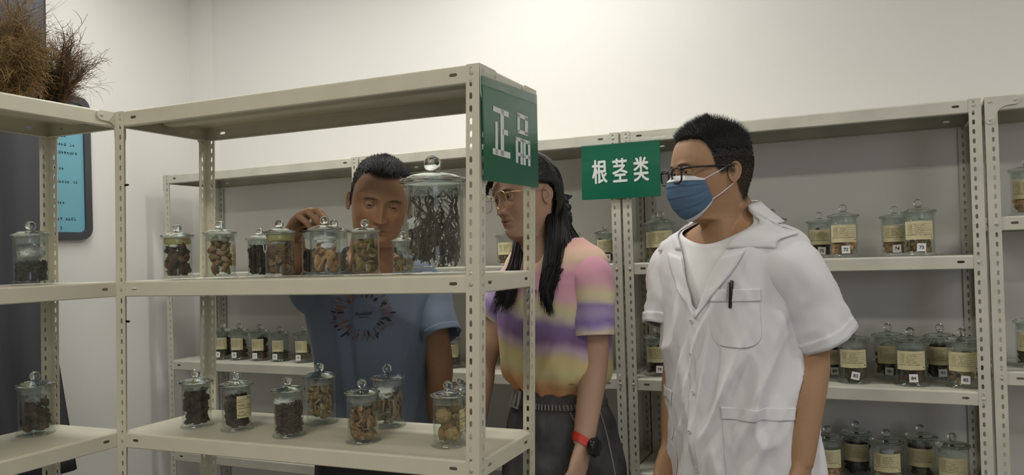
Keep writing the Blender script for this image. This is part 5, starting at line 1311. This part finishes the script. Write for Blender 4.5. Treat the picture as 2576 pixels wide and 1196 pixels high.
    def ring(s):
        out = []
        for k in range(30):
            a = 2*PI*k/30; c, n_ = math.cos(a), math.sin(a); q = (abs(c)**2.5+abs(n_)**2.5)**(-1/2.5); x = .0335+.0250*c*q; out.append(Vector((s*x, -.110+.055*max(0, x-.02), -.008+.0225*n_*q)))
        return out
    spectacles(par, MH, gold, ring, .0009, [(.0095,-.1095,.002),(0,-.1120,.005),(-.0095,-.1095,.002)], lambda s: [(s*.057,-.1055,.006),(s*.068,-.09,.007),(s*.076,-.03,.006),(s*.078,.014,.004)], lens_m)
    # --- tie-dye shirt
    dye_m = vcmat('tie_dye', .85, .15, .06, 1400, sheen=.1)
    stops = [(.08,(.80,.42,.50)),(.03,(.82,.50,.42)),(-.01,(.80,.62,.45)),(-.045,(.72,.36,.47)),(-.085,(.74,.42,.50)),(-.115,(.66,.60,.36)),(-.14,(.60,.52,.45)),(-.165,(.25,.17,.36)),(-.20,(.23,.14,.30)),(-.225,(.52,.40,.48)),(-.25,(.66,.54,.26)),(-.29,(.66,.60,.32)),(-.32,(.72,.46,.22)),(-.345,(.75,.36,.17)),(-.40,(.74,.36,.18))]
    def ramp(st, z):
        for (a, ca), (b, cb) in zip(st, st[1:]):
            if z >= b: u = (a-z)/(a-b) if a > z else 0; return tuple(x+(y-x)*max(0, min(1, u)) for x, y in zip(ca, cb))
        return st[-1][1]
    CT = [(.10,.054,.05,.056),(.075,.058,.056,.060),(.05,.075,.062,.074),(.032,.105,.070,.086),(.012,.146,.082,.098),(-.015,.166,.094,.106),(-.05,.170,.116,.11),(-.12,.166,.144,.112),(-.18,.164,.146,.108),(-.25,.165,.138,.108),(-.30,.166,.136,.110),(-.325,.160,.13,.106),(-.35,.138,.112,.094),(-.37,.124,.10,.086)]
    def fold(th, z, r):
        f = .004*noise.noise(Vector((th*2.5+z*3, z*5, 2.0)))+.0025*noise.noise(Vector((th*6-z*8, z*6, 4.0)))
        for t0, z0, sl, wd, am, ln in ((.95,-.18,3.0,.06,.009,.10),(.65,-.27,2.4,.06,.008,.08),(.2,-.27,.9,.06,.006,.08),(-.2,-.28,-.6,.05,.006,.08),(1.15,-.27,1.8,.06,.008,.08)):
            u = th-t0-(z-z0)*sl; f += am*math.exp(-(u/wd/1.4)**2)*math.exp(-((z-z0)/ln)**2)
        if z < -.26: f += .005*math.sin(th*13+z*10)*min(1, (-.26-z)/.08)
        return f*min(1, max(0, (-z)/.08))
    T = Torso(CT, .004, fold, 2.3); rows = []; cols = []; m = 110
    for i in range(84):
        z = .048-(.048+.368)*i/83; row = []
        for j in range(m):
            th = 2*PI*j/m; th = th if th <= PI else th-2*PI; dip = .042*max(0, math.cos(th))*max(0, (z)/.066) if z > 0 else 0; hem = (.012*noise.noise(Vector((th*2.5, 0, 7)))) if z < -.33 else 0
            q = T.pt(th, z-dip+hem); row.append(q); zz = q.z-.03*max(0, 1-abs(th)/.9)*0+.030*math.sin(max(-1.5, min(1.5, th-.2)))*1.0+.014*noise.noise(Vector((th*2.2, z*6, 3)))+.006*noise.noise(Vector((th*7, z*12, 3)))
            cols.append(ramp(stops, zz if z < -.07 else q.z+.012*noise.noise(Vector((th*3, z*9, 8)))))
        rows.append(row)
    shirt = loft_cloth(MT, rows, 't_shirt', dye_m, par, .0016, True, cols)
    sst = [(1.1,(.80,.42,.50)),(1.0,(.80,.60,.42)),(.86,(.76,.42,.46)),(.70,(.72,.36,.47)),(.56,(.70,.40,.48)),(.47,(.70,.60,.38)),(.40,(.62,.55,.42)),(.34,(.32,.22,.46)),(.24,(.40,.32,.50)),(.16,(.24,.17,.42)),(.10,(.42,.34,.50)),(.05,(.64,.56,.44)),(-.1,(.66,.56,.42))]
    for sx, hpx, rd in ((1, W(1494, 846, 2.05), (.052,.062,.0585,.0545)), (-1, W(1232, 800, 2.30), (.052,.060,.057,.053))):
        s0 = MT @ Vector((sx*.10, 0, -.045)); s1 = MT @ Vector((sx*.146, -.004, -.062)); rows = sleeve_rows([s0, s1, s1.lerp(hpx, .5), hpx], rd, 40, 36, lambda a, t: (.003*noise.noise(Vector((math.cos(a)*1.7, math.sin(a)*1.7, t*3+sx)))+.002*noise.noise(Vector((math.cos(a)*3, math.sin(a)*3+t*5, 2))))*(.3+t), .95); cols = []
        for i in range(40):
            for j in range(36): cols.append(ramp(sst, 1-i/39+.035*noise.noise(Vector((math.cos(j/36*6.28)*1.2, math.sin(j/36*6.28)*1.2, i*.12)))))
        sl = loft_cloth(None, rows, 'sleeve', dye_m, shirt, .0016, True, cols)
    # slanted printed strokes showing between the locks of hair
    for th0, z0, c in ((-.42,-.105,(.02,.16,.12)),(-.33,-.100,(.05,.30,.12)),(-.22,-.104,(.45,.40,.06)),(-.13,-.100,(.50,.36,.06)),(.30,-.098,(.04,.07,.34)),(.40,-.100,(.05,.08,.36))):
        a, b = T.pt(th0, z0-.017, .003), T.pt(th0+.07, z0+.017, .003); rows = [[T.pt(th0+.07*k/5-.03, z0-.017+.034*k/5, .0028), T.pt(th0+.07*k/5+.035, z0-.017+.034*k/5, .0028)] for k in range(6)]
        loft_cloth(MT, rows, 'printed_stroke', nmat('stroke_%.2f' % th0, c, .7), shirt, .0004, False)
    # --- jeans
    den_m = nmat('black_denim', (.06,.06,.064), .9, var=.3, vscale=11, col2=(.15,.15,.155), bump=.25, bscale=1500, spec=.1); CJ = [(-.30,.124,.104,.09),(-.335,.128,.106,.092),(-.352,.120,.10,.088),(-.375,.120,.10,.088),(-.385,.127,.105,.092),(-.42,.142,.116,.10),(-.47,.160,.124,.112),(-.53,.176,.128,.122),(-.60,.186,.13,.126),(-.75,.192,.132,.13)]
    J = Torso(CJ, .006, lambda th, z, r: (.004*math.sin(th*16)*max(0, 1-abs(z+.34)/.05)+.007*max(0,1-abs(noise.noise(Vector((th*1.6+z*2, z*3, 6))))*3)**2*min(1, max(0, (-z-.40)/.05))+.004*noise.noise(Vector((th*3, z*7, 1)))+(.006*math.exp(-((th-.45)/.05)**2)-.006*math.exp(-((th-.55)/.06)**2))*min(1, max(0, (-z-.385)/.05))), 2.25)
    rows = [[J.pt(2*PI*j/90, -.31-.43*i/60) for j in range(90)] for i in range(61)]; jeans = loft_cloth(MT, rows, 'jeans', den_m, par, .0018)
    belt_m = nmat('denim_belt', (.15,.15,.15), .9, var=.3, vscale=30, col2=(.08,.08,.082), bump=.25, bscale=1400, spec=.1); rows = [[J.pt(2*PI*j/90, -.362-.040*i/4, .004) for j in range(90)] for i in range(5)]; belt = loft_cloth(MT, rows, 'belt', belt_m, jeans, .0025)
    stitch_m = nmat('pale_stitch', (.30,.29,.28), .9); mb = MB()
    for th in np.arange(.15, 1.45, .075): mb.tube(put(MT, [J.pt(float(th), -.386, .007), J.pt(float(th)+.01, -.400, .007)]), .0022, 5)
    mb.build('stitching', stitch_m, belt)
    buck_m = nmat('covered_buckle', (.34,.33,.31), .6); mb = MB()
    for t0, t1 in ((-.60,-.46), (-.42,-.26)):
        q = [J.pt(t0, -.362, .009), J.pt(t1, -.362, .009), J.pt(t1, -.406, .009), J.pt(t0, -.406, .009)]; q = [q[0], q[0].lerp(q[1], .5), q[1], q[1].lerp(q[2], .5), q[2], q[2].lerp(q[3], .5), q[3], q[3].lerp(q[0], .5), q[0]]; mb.tube(put(MT, q), .0042, 8, cap=False)
    q = [J.pt(-.58, -.365, .009), J.pt(-.58, -.403, .009), J.pt(-.48, -.403, .009), J.pt(-.48, -.365, .009)]; mb.add(put(MT, q), [(0,1,2,3)]); mb.build('buckle', buck_m, belt)
    # side seam, pocket opening
    mb = MB(); mb.tube(put(MT, [J.pt(1.02, -.405, .002), J.pt(1.12, -.44, .0025), J.pt(1.26, -.475, .002)]), .0025, 6); mb.tube(put(MT, [J.pt(1.62, z, .0022) for z in np.linspace(-.41, -.70, 20)]), .0022, 6); mb.build('seam', stitch_m, jeans)
    fL = MT @ Vector((.09, .02, 0)); fR = MT @ Vector((-.09, .02, 0)); shoes_legs(par, MT, -.66, (fL.x, fL.y, 0), (fR.x, fR.y, 0), den_m, shoe_dark_m, (.105,.085,.075,.07,.065))
    # --- watch
    wa = empty('watch', (0, 0, 0)); wa.parent = par; red = nmat('red_strap', (.55,.035,.02), .5); ax_ = (wr-el).normalized(); c = wr-ax_*.006
    x = Vector((_r0.x, _r0.y, 0)); x = (x-ax_*x.dot(ax_)).normalized(); y = ax_.cross(x); tl = ax_*.35
    def rg(a, r, o): return c+x*(r*math.cos(a))+y*(r*math.sin(a))+ax_*(o+.012*math.cos(a))
    mb = MB(); V = []; n = 36
    for i in range(n):
        a = 2*PI*i/n
        for r, o in ((.0272,-.0105),(.0302,-.0105),(.0302,.0105),(.0272,.0105)): V.append(rg(a, r, o))
    Fs = [(i*4+j, i*4+(j+1) % 4, ((i+1) % n)*4+(j+1) % 4, ((i+1) % n)*4+j) for i in range(n) for j in range(4)]; mb.add(V, Fs); mb.build('strap', red, wa, sharp=50)
    d = (x*.80-y*.60 if (x*.80-y*.60).dot(CAM-at_d(1480,1130,2)) > (x*.80+y*.60).dot(CAM-at_d(1480,1130,2)) else x*.80+y*.60).normalized(); cc = c+d*.030+ax_*.010; q = Vector((0,0,1)).rotation_difference(d).to_matrix(); mb = MB(); mb.lathe([(.001,.0125),(.013,.0125),(.0165,.0145),(.0205,.0135),(.0235,.010),(.0240,.003),(.022,-.003),(.001,-.004)], 12); g = MB(); g.add([cc+q @ Vector(v) for v in mb.v], mb.f)
    for k in range(8):
        a = 2*PI*k/8+.2; b = cc+q @ Vector((.0225*math.cos(a), .0225*math.sin(a), .008)); g.blob(b, (.0042,.0042,.0042), 8, 6)
    g.build('watch_case', black_plastic_m, wa)
    return par
build_woman()

# ------------------------------------------------------------------ the man behind the front rack
def build_man():
    hp = at_d(956, 507, 2.13); par = empty('person', (hp.x, hp.y+.1, 0), 0, 'man with cropped black hair in a blue printed shirt, reaching over the jars', 'person')
    Pm = Matrix.Translation(-Vector(par.location)); W = lambda px, py, D: Pm @ at_d(px, py, D)
    MH = Pm @ frame(hp, az_frame(hp, math.radians(-5)), math.radians(13), math.radians(8)); tp = at_d(932, 660, 2.30); tp.z = 1.375; MT = Pm @ frame(tp, az_frame(tp, math.radians(-4)), math.radians(7))
    H = Head(1.0, 1.0, nose=1.12, lips=.9, jaw=1.06, eye_open=(.0002, .0034), cheek=1.1); hv, hf, P, Z = H.mesh_arrays(200); base = (.345, .195, .112)
    hl = hairline([(0,.070),(.35,.072),(.62,.078),(.85,.070),(1.05,.045),(1.15,.015),(1.3,-.008),(1.5,-.008),(1.75,-.012),(2.1,-.055),(2.6,-.088),(3.15,-.092)], .012)
    sc_ = .93; CM = [(z, b*sc_, f, k) for z, b, f, k in MALE]
    sh = MT @ Vector((.155, 0, -.045)); el = W(1106, 925, 2.30); wr = W(1082, 1100, 2.42); mb = limb([sh, sh.lerp(el, .5), el, el.lerp(wr, .35), wr], [.052, .047, .039, .038, .027]); hand_parts(mb, wr, (wr-el).normalized(), MT.to_3x3() @ Vector((-1, -.1, 0)), 1, [.35,.45,.5,.55]); armL = vox(mb, .0035, 'arm')
    jp, jd = HANDJAR; knob = Pm @ (jp+Vector((0, 0, 1.615*jd)))
    sh2 = MT @ Vector((-.155, -.01, -.045)); el2 = W(738, 668, 2.19); wr2 = W(737, 592, 2.065); up = Vector((0, 0, 1)); mb = limb([sh2, sh2.lerp(el2, .5), el2, el2.lerp(wr2, .4), wr2], [.050, .045, .038, .036, .027])
    fd = (W(766, 532, 1.985)-wr2).normalized(); pn = (knob-W(760, 532, 2.0)).normalized()+Vector((0, 0, -.4))
    hand_parts(mb, wr2, fd, pn, -1, [(.25,1.15,.55),(.35,1.20,.50),(.55,1.15,.45),(.75,1.10,.45)], 1.2, 1.0, thumb=(knob+Vector((.018, .02, .0))-wr2), thumb_curl=.25); armR = vox(mb, .0022, 'arm', 4)
    legs = [([MT @ Vector((s*.085, 0, -.60)), MT @ Vector((s*.085, -.05, -.95)), MT @ Vector((s*.085, -.10, -1.31))], [.085, .06, .045]) for s in (1, -1)]
    neck = ([MT @ Vector((0, .012, -.02)), MT @ Vector((0, .0, .06)), MH @ Vector((0, .022, -.07))], [.066, .060, .056])
    me = bare_body(MT, CM, [armL, armR], legs, (hv, hf, [H.ear(1), H.ear(-1)]), MH, neck)
    finish_body(par, me, H, MH, base, dict(lip=(.22, .085, .065), hair_fn=lambda P, Z: np.clip(hl(P, Z), 0, .92), brow=.0150, browcol=(.035, .024, .018), seed=3, stub=(.022, .018, .016), blush=.12)); add_eyes(H, MH, par, (-.05, -.5))
    short_hair(par, H, MH, hl, lambda P, Z: np.interp(Z, [-.1, .02, .05, .07, .09, .12], [.0012, .0018, .0030, .0038, .0052, .006]), 6, .55, .005)
    # --- blue shirt
    blue = nmat('blue_jersey', (.155, .195, .265), .85, var=.10, vscale=5, bump=.06, bscale=1400, spec=.12, sheen=.15); CT = [(z, b+.010, f+.014, k+.008) for z, b, f, k in CM if z > -.55]+[(-.60,.182,.128,.122),(-.70,.188,.132,.125)]
    def fold(th, z, r):
        f = .004*noise.noise(Vector((th*2.2+z*2, z*4, 8.0)))+.0025*noise.noise(Vector((th*5-z*7, z*6, 1.0)))
        for t0, z0, sl, wd, am, ln in ((.62,-.20,1.8,.05,.009,.12),(.85,-.30,2.2,.05,.010,.08),(.80,-.38,2.4,.05,.009,.07),(-.62,-.24,-.45,.045,.014,.22),(-.48,-.26,-.45,.06,-.010,.22),(.25,-.33,1.2,.06,.006,.12)):
            u = th-t0-(z-z0)*sl; f += am*math.exp(-(u/wd/1.4)**2)*math.exp(-((z-z0)/ln)**2)
        return f*min(1, max(0, -z/.08))
    T = Torso(CT, .004, fold, 2.35); rows = []; m = 110
    for i in range(80):
        z = .060-.60*i/79; rows.append([T.pt(2*PI*j/m, z-(.040*max(0, math.cos(2*PI*j/m))*max(0, z/.06) if z > 0 else 0)) for j in range(m)])
    shirt = loft_cloth(MT, rows, 't_shirt', blue, par, .0016)
    rows = [[T.pt(2*PI*j/m, .060-.013*i/3-.040*max(0, math.cos(2*PI*j/m))*(1-.2*i/3), .0022) for j in range(m)] for i in range(4)]; loft_cloth(MT, rows, 'neck_band', blue, shirt, .002)
    fl = lambda sd: (lambda a, t: (.003*noise.noise(Vector((math.cos(a)*1.6+sd, math.sin(a)*1.6, t*3.0)))+.002*noise.noise(Vector((math.cos(a)*3+sd, math.sin(a)*3+t*4, t*5))))*(.3+t))
    s0 = MT @ Vector((.10, 0, -.05)); s1 = MT @ Vector((.158, -.004, -.068)); h = W(1112, 848, 2.27); rows = sleeve_rows([s0, s1, s1.lerp(h, .5), h], [.060, .070, .062, .0545], 40, 36, fl(1), .95); sl = loft_cloth(None, rows, 'sleeve', blue, shirt, .0016)
    rows = sleeve_rows([s1.lerp(h, .88), h+(h-s1).normalized()*.0008], [.0575, .056], 4, 36, lambda a, t: fl(1)(a, .88+.12*t), .95); loft_cloth(None, rows, 'sleeve_hem', blue, sl, .0016)
    s0 = MT @ Vector((-.10, -.01, -.05)); s1 = MT @ Vector((-.156, -.015, -.064)); h = sh2.lerp(el2, .80); rows = sleeve_rows([s0, s1, s1.lerp(h, .5), h], [.060, .068, .062, .056], 40, 36, fl(4), .95); loft_cloth(None, rows, 'sleeve', blue, shirt, .0016)
    lab = nmat('navy_tab', (.015,.018,.035), .8); h = W(1152, 838, 2.245); mb = MB(); mb.blob(h, (.004,.006,.012), 8, 6); mb.build('sleeve_tab', lab, sl)
    # --- burst print and its word
    rng = random.Random(5); pal = [(.028,.030,.05),(.17,.10,.085),(.22,.20,.26),(.20,.11,.10),(.03,.03,.045),(.15,.16,.22),(.22,.13,.085)]; pm = [nmat('print_%d' % i, c, .8, spec=.1) for i, c in enumerate(pal)]
    mbs = [MB() for _ in pal]; cz = -.108; cth = -.22
    def S(x, z, o=.0026): return MT @ T.pt(cth+x/.128, cz+z, o)
    for k in range(60):
        a = 2*PI*(k+rng.uniform(-.3, .3))/60
        for r0, L in ((rng.uniform(.042,.052), rng.uniform(.010,.020)), (rng.uniform(.058,.066), rng.uniform(.008,.018))):
            wd = rng.uniform(.0012, .0024); q = []; ux, uz = math.cos(a+rng.uniform(-.12,.12)), math.sin(a)
            for t, w_ in ((0,.4),(.25,1),(.75,1),(1,.4)): r = r0+L*t; q.append((r*ux, r*uz, wd*w_))
            V = [S(x-uz*w_, z+ux*w_) for x, z, w_ in q]+[S(x+uz*w_, z-ux*w_) for x, z, w_ in q]; mbs[rng.randrange(len(pal))].add(V, [(0,1,5,4),(1,2,6,5),(2,3,7,6)])
    for mb_, m_ in zip(mbs, pm): mb_.build('burst_print', m_, shirt, smooth=False)['kind'] = 'stuff'
    me = text_mesh('Furthest', 1.0, .012, .35, name='word'); xs = [v.co.x for v in me.vertices]; ys = [v.co.y for v in me.vertices]; k = .042/(max(xs)-min(xs)); cx, cy = (max(xs)+min(xs))/2, (max(ys)+min(ys))/2
    for v in me.vertices: v.co = S((v.co.x-cx)*k, (v.co.y-cy)*k*1.15+.002+(v.co.x-cx)*k*.06, .0030)
    me.materials.append(ink_m); obj('word', me, shirt)
    mb = MB(); mb.add([S(-.012,-.0085), S(.012,-.0075), S(.012,-.0088), S(-.012,-.0100)], [(0,1,2,3)]); mb.build('word_underline', ink_m, shirt, smooth=False)
    CJ = [(-.40,.165,.125,.115),(-.60,.178,.122,.125),(-.75,.185,.125,.13),(-.80,.185,.125,.13)]; J = Torso(CJ, -.004); rows = [[J.pt(2*PI*j/60, -.42-.33*i/20) for j in range(60)] for i in range(21)]; loft_cloth(MT, rows, 'trousers', dark_trouser_m, par, .002)
    fL = MT @ Vector((.10, -.12, 0)); fR = MT @ Vector((-.10, -.12, 0)); shoes_legs(par, MT, -.66, (fL.x, fL.y, 0), (fR.x, fR.y, 0), dark_trouser_m, shoe_dark_m)
    return par
build_man()
